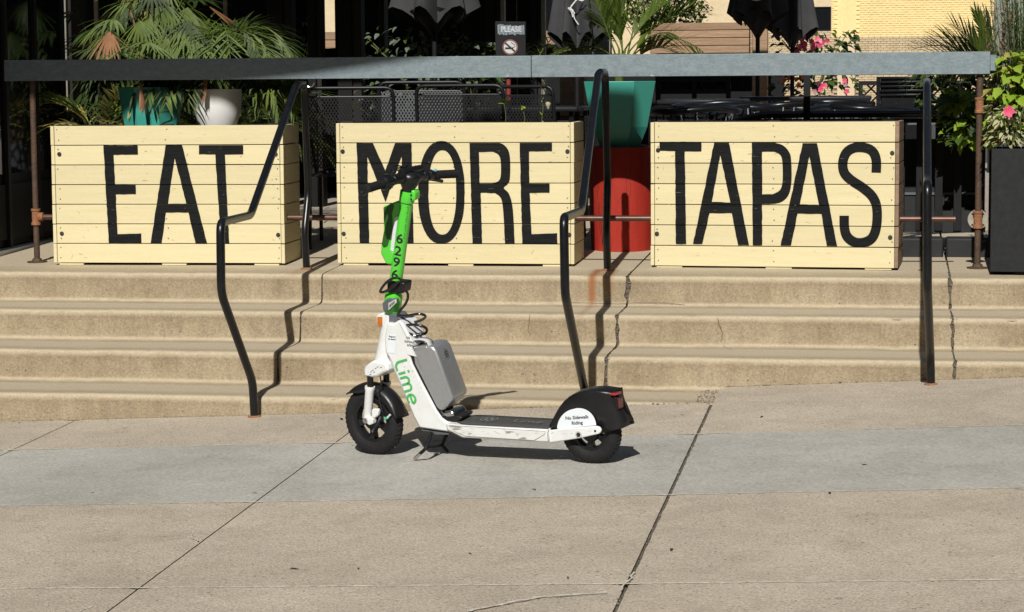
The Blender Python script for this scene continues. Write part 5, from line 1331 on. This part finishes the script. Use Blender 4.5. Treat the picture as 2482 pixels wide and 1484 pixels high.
b = NB(); tube(b, [S_(ax+Vector((0,-.006,0))), S_(ax+Vector((0,.15,0)))], .006, 8); tube(b, [S_(ax+Vector((0,-.004,0))), S_(ax+Vector((0,.006,0)))], .0125, 6); obj('axle_nut', b, M['chrome'], sc)
b = NB(); tube(b, [S_(p) for p in spline([P_(*Z1(*q), -.05, STI) for q in ((415,700),(420,760),(405,820),(408,890),(425,960),(440,1030),(405,1080),(360,1155))], 4)], .0028, 6); obj('brake_hose', b, M['plastic'], sc)
b = NB(); tube(b, [S_(P_(*Z1(*q), -.045, STI)) for q in ((350,1165),(400,1095),(415,1040))], .005, 6); obj('brake_arm', b, M['greyp'], sc)
b = NB(); tube(b, [S_(P_(*Z1(*q), -.040, STI)) for q in ((455,1060),(478,1046))], .006, 8); obj('cable_tag', b, mat('mint_tag', (.05,.45,.28), .5), sc)
b = NB(); tube(b, [S_(P_(*Z1(*q), -.040, STI)) for q in ((478,1046),(498,1022))], .0045, 8); obj('cable_tip', b, M['reflw'], sc)

def STW(p, q): return ST @ P_(*Z1(p, q), -.0632, STI)
# head tube (turns about the steering axis), body and deck
h0, h1 = hh(933, 876), hh(948, 760)
b = NB(); Mh = frame_at(t0, AX); lathe(b, [(.0,h0-.002),(.043,h0-.002),(.043,h0+.014),(.040,h0+.03),(.036,(h0+h1)*.5),(.031,h1-.02),(.029,h1),(0,h1)], 28, Mh); obj('head_tube', b, M['swhite'], sc, smooth=50)
sp_('body_frame', [(470,255),(520,268),(562,236),(600,262),(650,352),(700,448),(662,478),(655,520),(680,600),(760,760),(880,985),(925,1050),(965,1082),(1010,1092),(1100,1120),(1180,1150),(990,1168),(870,1152),(740,1132),(690,1040),(520,640),(480,540),(455,500),(450,380)], Z1, -.058, .058, M['swhite'], bevel=.007)
sp_('side_plate', [(560,238),(590,262),(720,540),(640,520),(540,300)], Z1, -.060, -.0585, M['swhite'], bevel=.0)
sp_('neck_gasket', [(482,180),(560,184),(605,240),(560,236),(530,262),(485,262)], Z1, -.034, .034, M['greyp'], bevel=.006)
# battery tray edge and battery
sp_('tray_edge', [(688,455),(655,480),(650,525),(680,610),(770,770),(885,985),(925,1045),(965,1070),(1020,1082),(1085,1068),(1096,1045),(1050,1030),(980,1042),(935,1010),(700,560),(690,500)], Z1, -.050, .050, M['plastic'], bevel=.003)
bat = sp_('battery', [(690,480),(720,455),(800,448),(850,452),(880,490),(1022,880),(1015,905),(935,992),(905,985),(880,955),(700,600),(688,520)], Z1, -.056, .070, M['silver'], bevel=.011)
sp_('battery_lip', [(690,470),(800,452),(812,470),(700,490)], Z1, -.057, .068, M['silver'], par=bat, bevel=.003)
sp_('battery_foot', [(915,1000),(1005,985),(1030,1010),(1045,1050),(1010,1062),(960,1055),(930,1035)], Z1, -.045, .055, M['chrome'], bevel=.008)
# carrying strap of the battery
b = NB(); ctr = [P_(*Z1(*q), -.02) for q in ((755,535),(735,480),(712,420),(722,388),(760,380),(805,385),(835,400),(850,430),(860,448))]
ctr = spline(ctr, 4); L = []
for i, p in enumerate(ctr):
    L.append([b.verts.new(p+Vector((0, s, 0))) for s in (-.030, .010)])
for i in range(len(L)-1): b.faces.new((L[i][0], L[i+1][0], L[i+1][1], L[i][1]))
o = obj('strap', b, M['lgrey'], bat, smooth=70); o.modifiers.new('t', 'SOLIDIFY').thickness = .004
# emblem on the rear face of the battery
q0 = P_(*Z1(870,470), -.056); q1 = P_(*Z1(1022,880), -.056); dn = (q1-q0).normalized(); nb = Vector((-dn.z, 0, dn.x)); nb = nb if nb.x > 0 else -nb
b = NB(); ec = q0+dn*.035+nb*.0045+Vector((0,.055,0))
def bf(a, c_): return ec+Vector((0, a, 0))+dn*(-c_)+nb*.0045
for k in range(16):
    a = 2*math.pi*k/16; a2 = 2*math.pi*(k+1)/16; stroke(b, [(.015*math.cos(a), .015*math.sin(a)), (.015*math.cos(a2), .015*math.sin(a2))], .0011, bf)
for k in range(4): a = math.pi*(k+.5)/2; stroke(b, [(.003*math.cos(a), .003*math.sin(a)), (.011*math.cos(a), .011*math.sin(a))], .003, bf)
obj('emblem', b, M['chrome'], bat, smooth='flat')
# "Lime" lettering down the side of the body
T0 = P_(*Z1(545,600), -.0588); T1 = P_(*Z1(662,952), -.0588)
B0 = P_(*Z1(604,548), -.0588)
tx = (P_(*Z1(655,925), -.0588)-P_(*Z1(548,612), -.0588)).normalized(); ty = Vector((-tx.z, 0, tx.x)); ty = ty if ty.x > 0 else -ty
LW = (P_(*Z1(662,945), -.0588)-P_(*Z1(556,572), -.0588)).length; base = P_(*Z1(536,590), -.0588)
def lm(a, c_): return base+tx*a+ty*c_+Vector((0,-.0012,0))
# letter units: height 1 = cap height
cap = .036; un = LW/3.62
def lime(b, fn, u, w, n=10):
    def S(pts): stroke(b, pts, w*u, lambda p, q: fn(p, q))
    def arc(cx, cy, r, a0, a1, k=n): return [((cx+r*math.cos(R_(a0+(a1-a0)*i/k)))*u, (cy+r*math.sin(R_(a0+(a1-a0)*i/k)))*u) for i in range(k+1)]
    S([(.02*u, 1.18*u), (.02*u, .42*u)]+arc(.42, .40, .40, 180, 270)+[(.66*u, .0*u)])
    S([(.92*u, .0), (.92*u, .66*u)]); S([(.92*u, .86*u), (.92*u, 1.06*u)])
    S([(1.28*u, .0), (1.28*u, .45*u)]+arc(1.55, .47, .27, 180, 0)+[(1.82*u, .0)]); S([(1.82*u, .47*u)]+arc(2.09, .47, .27, 180, 0)+[(2.36*u, .0)])
    S([(2.72*u, .38*u), (3.40*u, .38*u)]); S(arc(3.06, .38, .36, 0, 310, 20))
b = NB(); lime(b, lm, un, .092); obj('lettering', b, M['lgreen'], sc, smooth='flat')
# small stickers (plain text, no code)
def sticker(name, poly, z, yl, m): 
    b = NB(); fillpoly(b, [[(x, y) for x, y in poly]], lambda p, q: P_(*z(p, q), yl)); return obj(name, b, m, sc, smooth='flat')
st = sticker('info_sticker', [(485,348),(548,352),(540,515),(478,505)], Z1, -.0595, M['sticker'])
def ztext(s, x, y, size, ang, z, yl, m, par, bold=0, wide=1.0, sub=None):
    b = NB(); ca, sa = math.cos(R_(ang)), math.sin(R_(ang))
    text_bm(b, s, size, lambda p, q: P_(*z(x+p*ca+q*sa*1, y+p*sa-q*ca), yl), wide=wide, bold=bold); return obj('lettering', b, m, par, smooth='flat')
ztext('Report', 514, 372, 19, 6, Z1, -.0602, M['print'], st, .6); ztext('an issue?', 512, 393, 17, 6, Z1, -.0602, M['print'], st, .6)
ztext('NO', 645, 382, 26, 8, Z1, -.0606, M['print'], sc, .5, .8); ztext('SIDEWALK', 658, 416, 24, 6, Z1, -.0606, M['print'], sc, .5, .72); ztext('RIDING', 668, 446, 24, 4, Z1, -.0606, M['print'], sc, .5, .75)
# amber side reflector in its white housing
sp_('reflector_housing', [(378,200),(392,186),(418,178),(442,172),(445,290),(420,300),(402,294),(382,262)], Z1, -.030, .012, M['swhite'], bevel=.006)
sp_('amber_reflector', [(388,208),(430,208),(430,280),(404,286),(390,262)], Z1, -.034, -.0305, M['amber'], bevel=.001)
# grey box with barcode at the foot of the stem
gb = sp_('grey_module', [(436,90),(478,52),(545,58),(552,72),(500,140),(478,165),(442,150)], Z1, -.050, -.022, M['greyp'], bevel=.004, yl=-.045)
sp_('module_face', [(482,92),(548,56),(552,86),(484,152)], Z1, -.0535, -.0505, M['lgrey'], par=gb, bevel=0)
b = NB(); 
for k in range(9):
    x = 490+k*5.2; y = 118-k*4.2; stroke(b, [(x, y-12), (x, y+14)], 1.0+(k % 3)*.5, lambda p, q: P_(*Z1(p, q), -.0542))
obj('barcode', b, M['print'], gb, smooth='flat')
# stem
def stem_lathe(name, ua, va, ub, vb, prof, m, par=None, n=28):
    a, c_ = hh(ua, va), hh(ub, vb); b = NB(); lathe(b, [(0, a)]+[(r_, a+(c_-a)*t) for r_, t in prof]+[(0, c_)], n, Mh); return obj(name, b, m, par or sc, smooth=45)
stem_lathe('stem_foot', 948, 758, 955, 706, [(.030,0),(.036,.15),(.036,.8),(.029,1)], M['sgreen'])
stm = stem_lathe('stem', 955, 712, 986, 488, [(.0265,0),(.0258,.5),(.0255,1)], M['sgreen'])
stem_lathe('stem_clamp', 984, 489, 988, 463, [(.0305,0),(.031,.06),(.031,.94),(.030,1)], M['sgreen'])
sp_('clamp_lug', [(588,278),(605,280),(618,300),(616,345),(600,356),(586,356)], Z8, -.020, .020, M['sgreen'], bevel=.003)
for y in (312, 342):
    p = P_(*Z8(590, y), -.020); b = NB(); disc(b, p, .0042, (0,-1,0), .003, 6); obj('bolt', b, M['print'], sc)
# numerals wrapped round the stem, and the ruler ticks
def onstem(cx, h, rad): # arc offset cx (m) to the right of the stem's front line
    a = cx/rad; x = Vector((AX.z, 0, -AX.x)); fr = Vector((0,-1,0)); # front towards -y
    fr2 = (fr*math.cos(.25)+x*math.sin(.25)); s2 = (x*math.cos(.25)-fr*math.sin(.25))
    return t0+AX*h+(fr2*math.cos(a)+s2*math.sin(a))*rad
for dg, (x, y) in zip('6296', ((517,622),(500,710),(492,792),(482,882))):
    h = hh(*Z8(x, y)); b = NB(); text_bm(b, dg, .055, lambda p, q: Vector((p, q, 0)), wide=1.15, bold=.0010)
    for k in range(-9, 10): bmesh.ops.bisect_plane(b, geom=b.verts[:]+b.edges[:]+b.faces[:], plane_co=(k*.002, 0, 0), plane_no=(1, 0, 0))
    for v in b.verts: v.co = onstem(v.co.x-.002, h+v.co.y, .0272)
    obj('numeral', b, M['print'], stm, smooth='flat')
b = NB()
for k in range(26):
    h = hh(*Z8(572, 392))+(hh(*Z8(545, 620))-hh(*Z8(572, 392)))*k/25; L = .0085 if k % 5 == 0 else .0045
    if k % 7 != 6: stroke(b, [(.019-L, h), (.019, h)], .0006, lambda p, q: onstem(p, q, .0268))
obj('ruler_marks', b, M['print'], stm, smooth='flat', kind='stuff')
# green holder on the front of the stem, its dark recess and white reflector stripe
sp_('holder', [(385,395),(455,368),(480,358),(515,360),(512,400),(512,440),(480,475),(455,600),(440,715),(465,738),(448,822),(405,818),(366,742),(368,682),(386,570),(384,480)], Z8, -.013, .013, M['sgreen'], bevel=.006)
sp_('holder_recess', [(386,404),(455,374),(462,395),(447,450),(457,590),(442,640),(412,634),(400,600),(390,480)], Z8, -.0145, -.0132, M['dgreen'], bevel=0)
sp_('reflective_stripe', [(468,480),(492,462),(488,500),(470,640),(460,728),(437,714),(446,630),(456,560)], Z8, -.0150, -.0132, M['reflw'], bevel=0)
for x, y in ((412,520),(390,688)):
    b = NB(); disc(b, P_(*Z8(x, y), -.0148), .003, (0,-1,0), .001, 8); obj('screw', b, M['print'], sc)
# handlebar: central moulding, bar, grips, levers, lamp, bell
# bar direction after steering; centre on the axis
hb = hh(989, 430); cB = A_(hb, .0); 
def bar_dir(ang): return (Matrix.Rotation(ang, 3, AX) @ Vector((0,-1,0))).normalized()
perpF = Vector((-AX.z, 0, AX.x))           # forwards, square to the steering axis
BA = R_(-12)                               # how far the bar is turned
F0 = (Matrix.Rotation(BA, 3, AX) @ perpF)
def arm_dir(s):                            # each arm sweeps back and dips a little
    d = bar_dir(BA)*s; return (d*math.cos(R_(6)) - F0*math.sin(R_(6)) - AX*.05).normalized()
b = NB(); Mb = frame_at(cB, AX); r_ = [(.0255,-.055),(.026,-.045),(.034,-.030),(.042,-.012),(.044,.004),(.038,.018),(.02,.026),(0,.027)]
lathe(b, [(0,-.055)]+r_, 24, Mb); obj('bar_mount', b, M['plastic'], sc, smooth=60)
bc = cB+F0*.012+AX*.004; dN, dF = arm_dir(1), arm_dir(-1)
b = NB(); tube(b, [bc+dN*.11, bc+dN*.085, bc+dN*.06, bc+dN*.03, bc, bc+dF*.03, bc+dF*.06, bc+dF*.085, bc+dF*.10], [.013,.017,.022,.026,.028,.026,.022,.017,.014], 16); obj('bar_moulding', b, M['plastic'], sc, smooth=70)
b = NB(); tube(b, [bc+dN*.262, bc+dN*.1, bc, bc+dF*.1, bc+dF*.262], .011, 14); obj('bar', b, M['blackm'], sc)
b = NB(); q = [bc+dN*.06+AX*.026, bc+dF*.075+AX*.030]; tube(b, [q[0], q[0].lerp(q[1], .1), q[0].lerp(q[1], .9), q[1]], [.010,.015,.015,.010], 8); obj('display_pod', b, M['plastic'], sc)
b = NB(); q = bc+dN*.01+AX*.045; tube(b, [q-AX*.012, q], .006, 8); tube(b, [bc+dN*.035+AX*.040, q+AX*.004], .004, 6); obj('phone_clip', b, M['plastic'], sc)
for s, d in ((1, dN), (-1, dF)):
    fwd = (F0 - d*F0.dot(d)).normalized()
    p0 = bc+d*.150; p1 = bc+d*.272
    b = NB(); tube(b, [p0, p0+d*.003, p0+d*.006, p1-d*.006, p1-d*.002, p1], [.019,.0195,.0168,.0168,.0180,.015], 18); g_ = obj('grip', b, M['rubber'], sc)
    b = NB()
    for k in range(20):
        q = p0+d*(.012+.0052*k); tube(b, [q, q+d*.0022], .0176, 14)
    obj('grip_ribs', b, M['rubber'], g_, smooth='flat', kind='stuff')
    b = NB(); q = bc+d*.108; tube(b, [q, q+d*.004, q+d*.026, q+d*.03], [.017,.023,.022,.018], 12); obj('lever_clamp', b, M['plastic'], sc)
    b = NB(); q0 = bc+d*.110+fwd*.018-AX*.012; tube(b, spline([q0, q0+d*.03+fwd*.020-AX*.014, q0+d*.08+fwd*.026-AX*.022, q0+d*.130+fwd*.024-AX*.030], 4), [.010]*4+[.0075]*8+[.0065], 8); obj('brake_lever', b, M['plastic'], sc)
    b = NB(); q = bc+d*.090; tube(b, [q-d*.012, q+d*.012], .020, 10); obj('switch_block', b, M['plastic'], sc, bevel=.003)
q = bc+dF*.142+AX*.016; b = NB(); box(b, -.008, .008, -.012, .012, -.004, .008, Matrix.Translation(q) @ Matrix.Rotation(BA, 4, AX)); obj('thumb_button', b, M['mint'], sc, bevel=.003)
b = NB(); q = bc+dN*.125; tube(b, [q, q+dN*.005, q+dN*.035, q+dN*.045], [.018,.027,.029,.022], 16); col_ = obj('control_collar', b, M['plastic'], sc)
b = NB()
for k in range(16):
    a = 2*math.pi*k/16; x, y = basis(dN); c_ = q+dN*.02+(x*math.cos(a)+y*math.sin(a))*.0285; tube(b, [c_-dN*.013, c_+dN*.013], .0026, 5)
obj('collar_ribs', b, M['plastic'], col_, kind='stuff')
for k in range(4):
    o2 = (k-1.5)*.006; b = NB(); tube(b, spline([bc+dN*.10+AX*.016+F0*.02, bc+dN*.05+AX*(.024+o2)+F0*(.038+abs(o2)), bc+AX*(.020+o2)+F0*.045, bc+dF*.05+AX*(.006)+F0*.035, bc+dF*.10+AX*.010+F0*.01], 4), .0028, 6); obj('cable', b, M['plastic'], sc)
# cable lock
def zt3(pts, z): return [P_(*z(x, y), yl) for x, y, yl in pts]
sp_('lock_holder', [(412,940),(425,932),(470,945),(535,950),(540,965),(530,1030),(500,1030),(410,1022)], Z8, -.034, .030, M['plastic'], bevel=.005)
b = NB(); tube(b, spline(zt3([(375,1022,-.045),(362,1015,-.050),(378,985,-.055),(410,948,-.055),(450,922,-.050),(490,916,-.045),(515,935,-.038),(520,950,-.030)], Z8), 5), .0052, 8); obj('lock_cable', b, M['cable'], sc)
b = NB(); tube(b, spline(zt3([(375,1022,-.045),(400,1015,-.050),(450,985,-.052),(500,945,-.045)], Z8), 5), .0052, 8); obj('lock_cable', b, M['cable'], sc)
b = NB(); tube(b, spline(zt3([(530,1004,-.035),(558,1020,-.038),(565,1060,-.040),(545,1110,-.040),(512,1150,-.040),(492,1188,-.035),(500,1194,-.030),(560,1192,-.040),(640,1180,-.050),(685,1188,-.030),(690,1205,.0),(650,1230,.02),(580,1245,.03),(528,1255,.0),(540,1262,-.03),(610,1258,-.045),(670,1268,-.040),(702,1290,-.02),(695,1318,.0),(660,1330,-.02),(625,1334,-.03)], Z8), 5), .0055, 8); obj('lock_cable', b, M['cable'], sc)
b = NB(); tube(b, spline(zt3([(520,1255,.0),(535,1290,-.03),(575,1320,-.045),(600,1330,-.04)], Z8), 5), .0045, 8); obj('lock_cable', b, M['cable'], sc)
b = NB(); tube(b, zt3([(622,1336,-.03),(665,1328,-.02)], Z8), .0085, 10); obj('lock_end', b, M['plastic'], sc)
b = NB(); tube(b, zt3([(620,1336,-.03),(560,1345,-.045)], Z8), .004, 8); obj('lock_pin', b, M['chrome'], sc)

# deck
dk = sp_('deck', [(165,782),(300,800),(1320,850),(1335,995),(1180,992),(350,946),(195,868),(160,850)], Z2, -.078, .078, M['scuff'], bevel=.006)
sp_('side_panel', [(190,800),(1300,868),(1290,905),(1170,975),(380,925),(250,868)], Z2, -.0815, -.0785, M['scuff'], par=dk, bevel=.002)
# deck top: rubber mat on the plane of the deck's upper edge
q0 = P_(*Z2(235,790), -.078); q1 = P_(*Z2(1315,850), -.078); b = NB(); zt = .003
def dt(s, y, dz=0): 
    p = q0.lerp(q1, s); return Vector((p.x, y, p.z+.004+dz))
rows = []
for s in [i/12 for i in range(13)]:
    w0 = .070 if s > .1 else .045+.25*s
    rows.append([b.verts.new(dt(s, y)) for y in (-w0, -w0*.5, 0, w0*.5, w0)])
for i in range(12):
    for j in range(4): b.faces.new((rows[i][j], rows[i+1][j], rows[i+1][j+1], rows[i][j+1]))
mt = obj('grip_mat', b, M['deck'], sc); mt.modifiers.new('t', 'SOLIDIFY').thickness = .004
L_ = (q1-q0).length
b = NB(); dfn = lambda a, c_: dt(.30+a/L_, c_, .0035)
lime(b, lambda a, c_: dt(.58+a/L_, -.02+c_*.9, .0035), .036, .10, 6); obj('lettering', b, M['decklogo'], mt, smooth='flat')
b = NB()
for k in range(20):
    a = 2*math.pi*k/20; a2 = 2*math.pi*(k+1)/20; stroke(b, [(.034*math.cos(a), .034*math.sin(a)), (.034*math.cos(a2), .034*math.sin(a2))], .003, dfn)
for k in range(6): a = math.pi*(k+.5)/3; stroke(b, [(.008*math.cos(a), .008*math.sin(a)), (.024*math.cos(a), .024*math.sin(a))], .007, dfn)
obj('emblem', b, M['decklogo'], mt, smooth='flat')
# rear arm, axle bolt
arm = [(1322,862),(1500,842),(1885,812),(1918,822),(1940,850),(1936,880),(1915,900),(1700,950),(1360,1003),(1335,992)]
ra = sp_('rear_arm', arm, Z2, -.062, -.049, M['swhite'], bevel=.004)
b = NB(); prism(b, pr(arm, Z2, -.062), .049, .062); obj('rear_arm', b, M['swhite'], sc, bevel=.004)
b = NB(); disc(b, P_(*Z2(1682,905), -.062), .0135, (0,-1,0), .003, 20); obj('axle_cap', b, M['lgrey'], ra)
b = NB(); p = P_(*Z2(1682,905), -.0652); disc(b, p, .0085, (0,-1,0), .004, 6); tube(b, [p, p+Vector((0,.13,0))], .005, 8); obj('axle_bolt', b, M['bolt'], ra)
b = NB(); disc(b, P_(*Z2(1872,866), -.0624), .0048, (0,-1,0), .001, 12); obj('bolt_hole', b, M['print'], ra)
# rear mudguard: deep arched cover with a flat tail carrying the light
side = [(1318,842),(1345,780),(1395,690),(1445,600),(1500,530),(1560,478),(1625,443),(1700,420),(1800,405),(1900,400),(2062,422),(2075,520),(2110,640),(2165,790),(2168,838),(2050,868),(1935,898),(1880,812),(1440,848)]
SP = pr(side, Z2, -.046); b = NB()
# outer shell: side faces with a rounded shoulder and open underside
outer = SP[:16]; ys_ = [(-.046,.95), (-.043,.985), (-.034,1.0), (0,1.006), (.034,1.0), (.043,.985), (.046,.95)]
cc_ = Vector((cR.x, 0, cR.z)); rows = []
for (y, k) in ys_:
    rows.append([b.verts.new((cc_.x+(x-cc_.x)*k, y, cc_.z+(z-cc_.z)*k)) for x, z in outer])
for i in range(len(rows)-1):
    for j in range(len(outer)-1): b.faces.new((rows[i][j], rows[i][j+1], rows[i+1][j+1], rows[i+1][j]))
for y, row, sgn in ((-.047, rows[0], 1), (.047, rows[-1], -1)):
    low = SP[16:][::-1]   # (1440,848) .. (1935,898) then back along
    lv = [b.verts.new((x, y, z)) for x, z in SP[16:]]
    f = b.faces.new(row+lv)
rg = obj('rear_mudguard', b, M['plastic'], sc, smooth=50); s_ = rg.modifiers.new('t', 'SOLIDIFY'); s_.thickness = .003
# flared tail flap
b = NB(); tl = [P_(*Z2(*q), -.044) for q in ((2062,424),(2075,520),(2110,640),(2165,790),(2168,842))]
r0 = [b.verts.new(p) for p in tl]; r1 = [b.verts.new(Vector((p.x+.006+.010*(i > 2), .044, p.z))) for i, p in enumerate(tl)]
for i in range(4): b.faces.new((r0[i], r0[i+1], r1[i+1], r1[i]))
o = obj('tail_panel', b, M['plastic'], rg, smooth=30); o.modifiers.new('t', 'SOLIDIFY').thickness = .004
def rearface(u, v):   # the tail faces backwards: use the plane x = const there
    o, d = O_, I3 @ ray(u, v); xx = P_(*Z2(2070, 520), -.044).x+.009; return o+d*((xx-o.x)/d.x)
def rquad(name, pts, m, off, par):
    b = NB(); a = [rearface(*Z2(*q)) for q in pts]; v0 = [b.verts.new(p+Vector((off, 0, 0))) for p in a]; v1 = [b.verts.new(p+Vector((off-.016, 0, 0))) for p in a]
    b.faces.new(v0); b.faces.new(v1[::-1])
    for i in range(len(a)): k = (i+1) % len(a); b.faces.new((v0[i], v1[i], v1[k], v0[k]))
    return obj(name, b, m, par, bevel=.002)
rquad('tail_light', [(2068,432),(2160,408),(2164,434),(2085,462),(2070,455)], M['redl'], .006, rg)
rquad('tail_light_housing', [(2095,478),(2170,468),(2178,600),(2112,622)], M['plastic'], .006, rg)
rquad('rear_reflector', [(2108,486),(2166,478),(2172,592),(2120,608)], M['darkred'], .010, rg)
sp_('tail_flap', [(2110,640),(2165,790),(2172,838),(2275,808),(2270,795),(2175,560)], Z2, .034, .046, M['plastic'], bevel=.002, yl=.0)
# white half-round sticker with its words
hs = [(1440,843)]+[(1660+225*math.cos(a)-0, 838+ (-235)*math.sin(a)+ (6 if a > 1.6 else -22*math.cos(a))) for a in [math.pi-.08-(math.pi-.16)*i/22 for i in range(23)]]+[(1882,800)]
b = NB(); fillpoly(b, [hs], lambda p, q: P_(*Z2(p, q), -.0488)); hst = obj('warning_sticker', b, M['sticker'], rg, smooth='flat')
ztext('No Sidewalk', 1662, 712, 54, -4, Z2, -.0496, M['print'], rg, 1.3, .96); ztext('Riding', 1665, 774, 54, -4, Z2, -.0496, M['print'], rg, 1.3, .96)
b = NB(); rr_ = random.Random(9)
def mark(z, yl, x, y, L, a, w): 
    stroke(b, [(x+L*t*math.cos(a), y+L*t*math.sin(a)) for t in (0,.3,.6,1)], [w*.2, w, w*.7, w*.2], lambda p, q: P_(*z(p, q), yl))
for k in range(26): mark(Z2, -.0822, rr_.uniform(230,1260), rr_.uniform(860,935)*.98+rr_.uniform(-6,6), rr_.uniform(10,60), rr_.gauss(.05,.35), rr_.uniform(.8,2.2))
for k in range(12): mark(Z2, -.0626, rr_.uniform(1350,1850), rr_.uniform(870,900), rr_.uniform(10,40), rr_.gauss(-.1,.5), rr_.uniform(.8,1.8))
for k in range(22): mark(Z1, -.0592, 560+rr_.random()*330, 0, 0, 0, 0) if False else mark(Z1, -.0592, *(lambda t: (520+330*t+rr_.uniform(40,120), 560+520*t))(rr_.random()), rr_.uniform(4,22), rr_.gauss(1.1,.5), rr_.uniform(.5,1.5))
obj('scuff_marks', b, mat('grey_scuff', (.30,.29,.27), .8), sc, smooth='flat', kind='stuff')
b = NB()
for x, y in ((345,655),(368,640),(385,628),(355,672),(330,668),(412,632),(325,690)): stroke(b, [(x, y), (x+14, y-7)], [1.2, 3.5], lambda p, q: STW(p, q))
obj('fork_scratches', b, M['greyp'], sc, smooth='flat', kind='stuff')
b = NB()
for pts in (((1318,862),(1335,992)), ((165,790),(175,862),(350,946)), ((190,800),(1300,868))): stroke(b, list(pts), 1.6, lambda p, q: P_(*Z2(p, q), -.0824))
for pts in (((575,262),(720,545),(760,640)), ((470,505),(505,560),(700,1035),(745,1125)), ((985,1092),(990,1160))): stroke(b, list(pts), 1.0, lambda p, q: P_(*Z1(p, q), -.0612))
obj('panel_seams', b, M['greyp'], sc, smooth='flat', kind='stuff')
# kickstand
sp_('stand_bracket', [(752,1146),(990,1168),(995,1192),(870,1192),(850,1170),(760,1160)], Z1, -.045, .045, M['greyp'], bevel=.003)
ks = empty('kickstand', (0,0,0)); ks.parent = sc
def gl(u, v, dz=0): return SI @ (gp(u, v)+Vector((0, 0, dz)))
b = NB(); q = [P_(*Z1(838,1175), -.050), P_(*Z1(825,1230), -.075), P_(*Z1(795,1300), -.115), SI @ (gp(1004+0, 1117)+Vector((0,0,.006)))]
mid = q[2].lerp(q[3], .45); tube(b, spline(q[:3]+[mid], 4), .0072, 10); obj('stand_leg', b, M['blackm'], ks)
b = NB(); tube(b, [mid, q[3].lerp(mid, .08), q[3]], [.0068,.0075,.006], 10); obj('stand_foot', b, M['chrome'], ks)
b = NB(); q2 = [P_(*Z1(965,1195), .04), P_(*Z1(955,1215), .045), P_(*Z1(932,1275), .05), P_(*Z1(978,1335), .06)]; tube(b, q2, .0075, 10); obj('stand_leg', b, M['blackm'], ks)
b = NB(); tube(b, [q[2], P_(*Z1(930,1275), .05)], .006, 8); obj('stand_brace', b, M['blackm'], ks)
b = NB(); p = P_(*Z1(828,1177), -.055); disc(b, p, .009, (0,-1,0), .01, 10); obj('pivot_bolt', b, M['bolt'], ks)
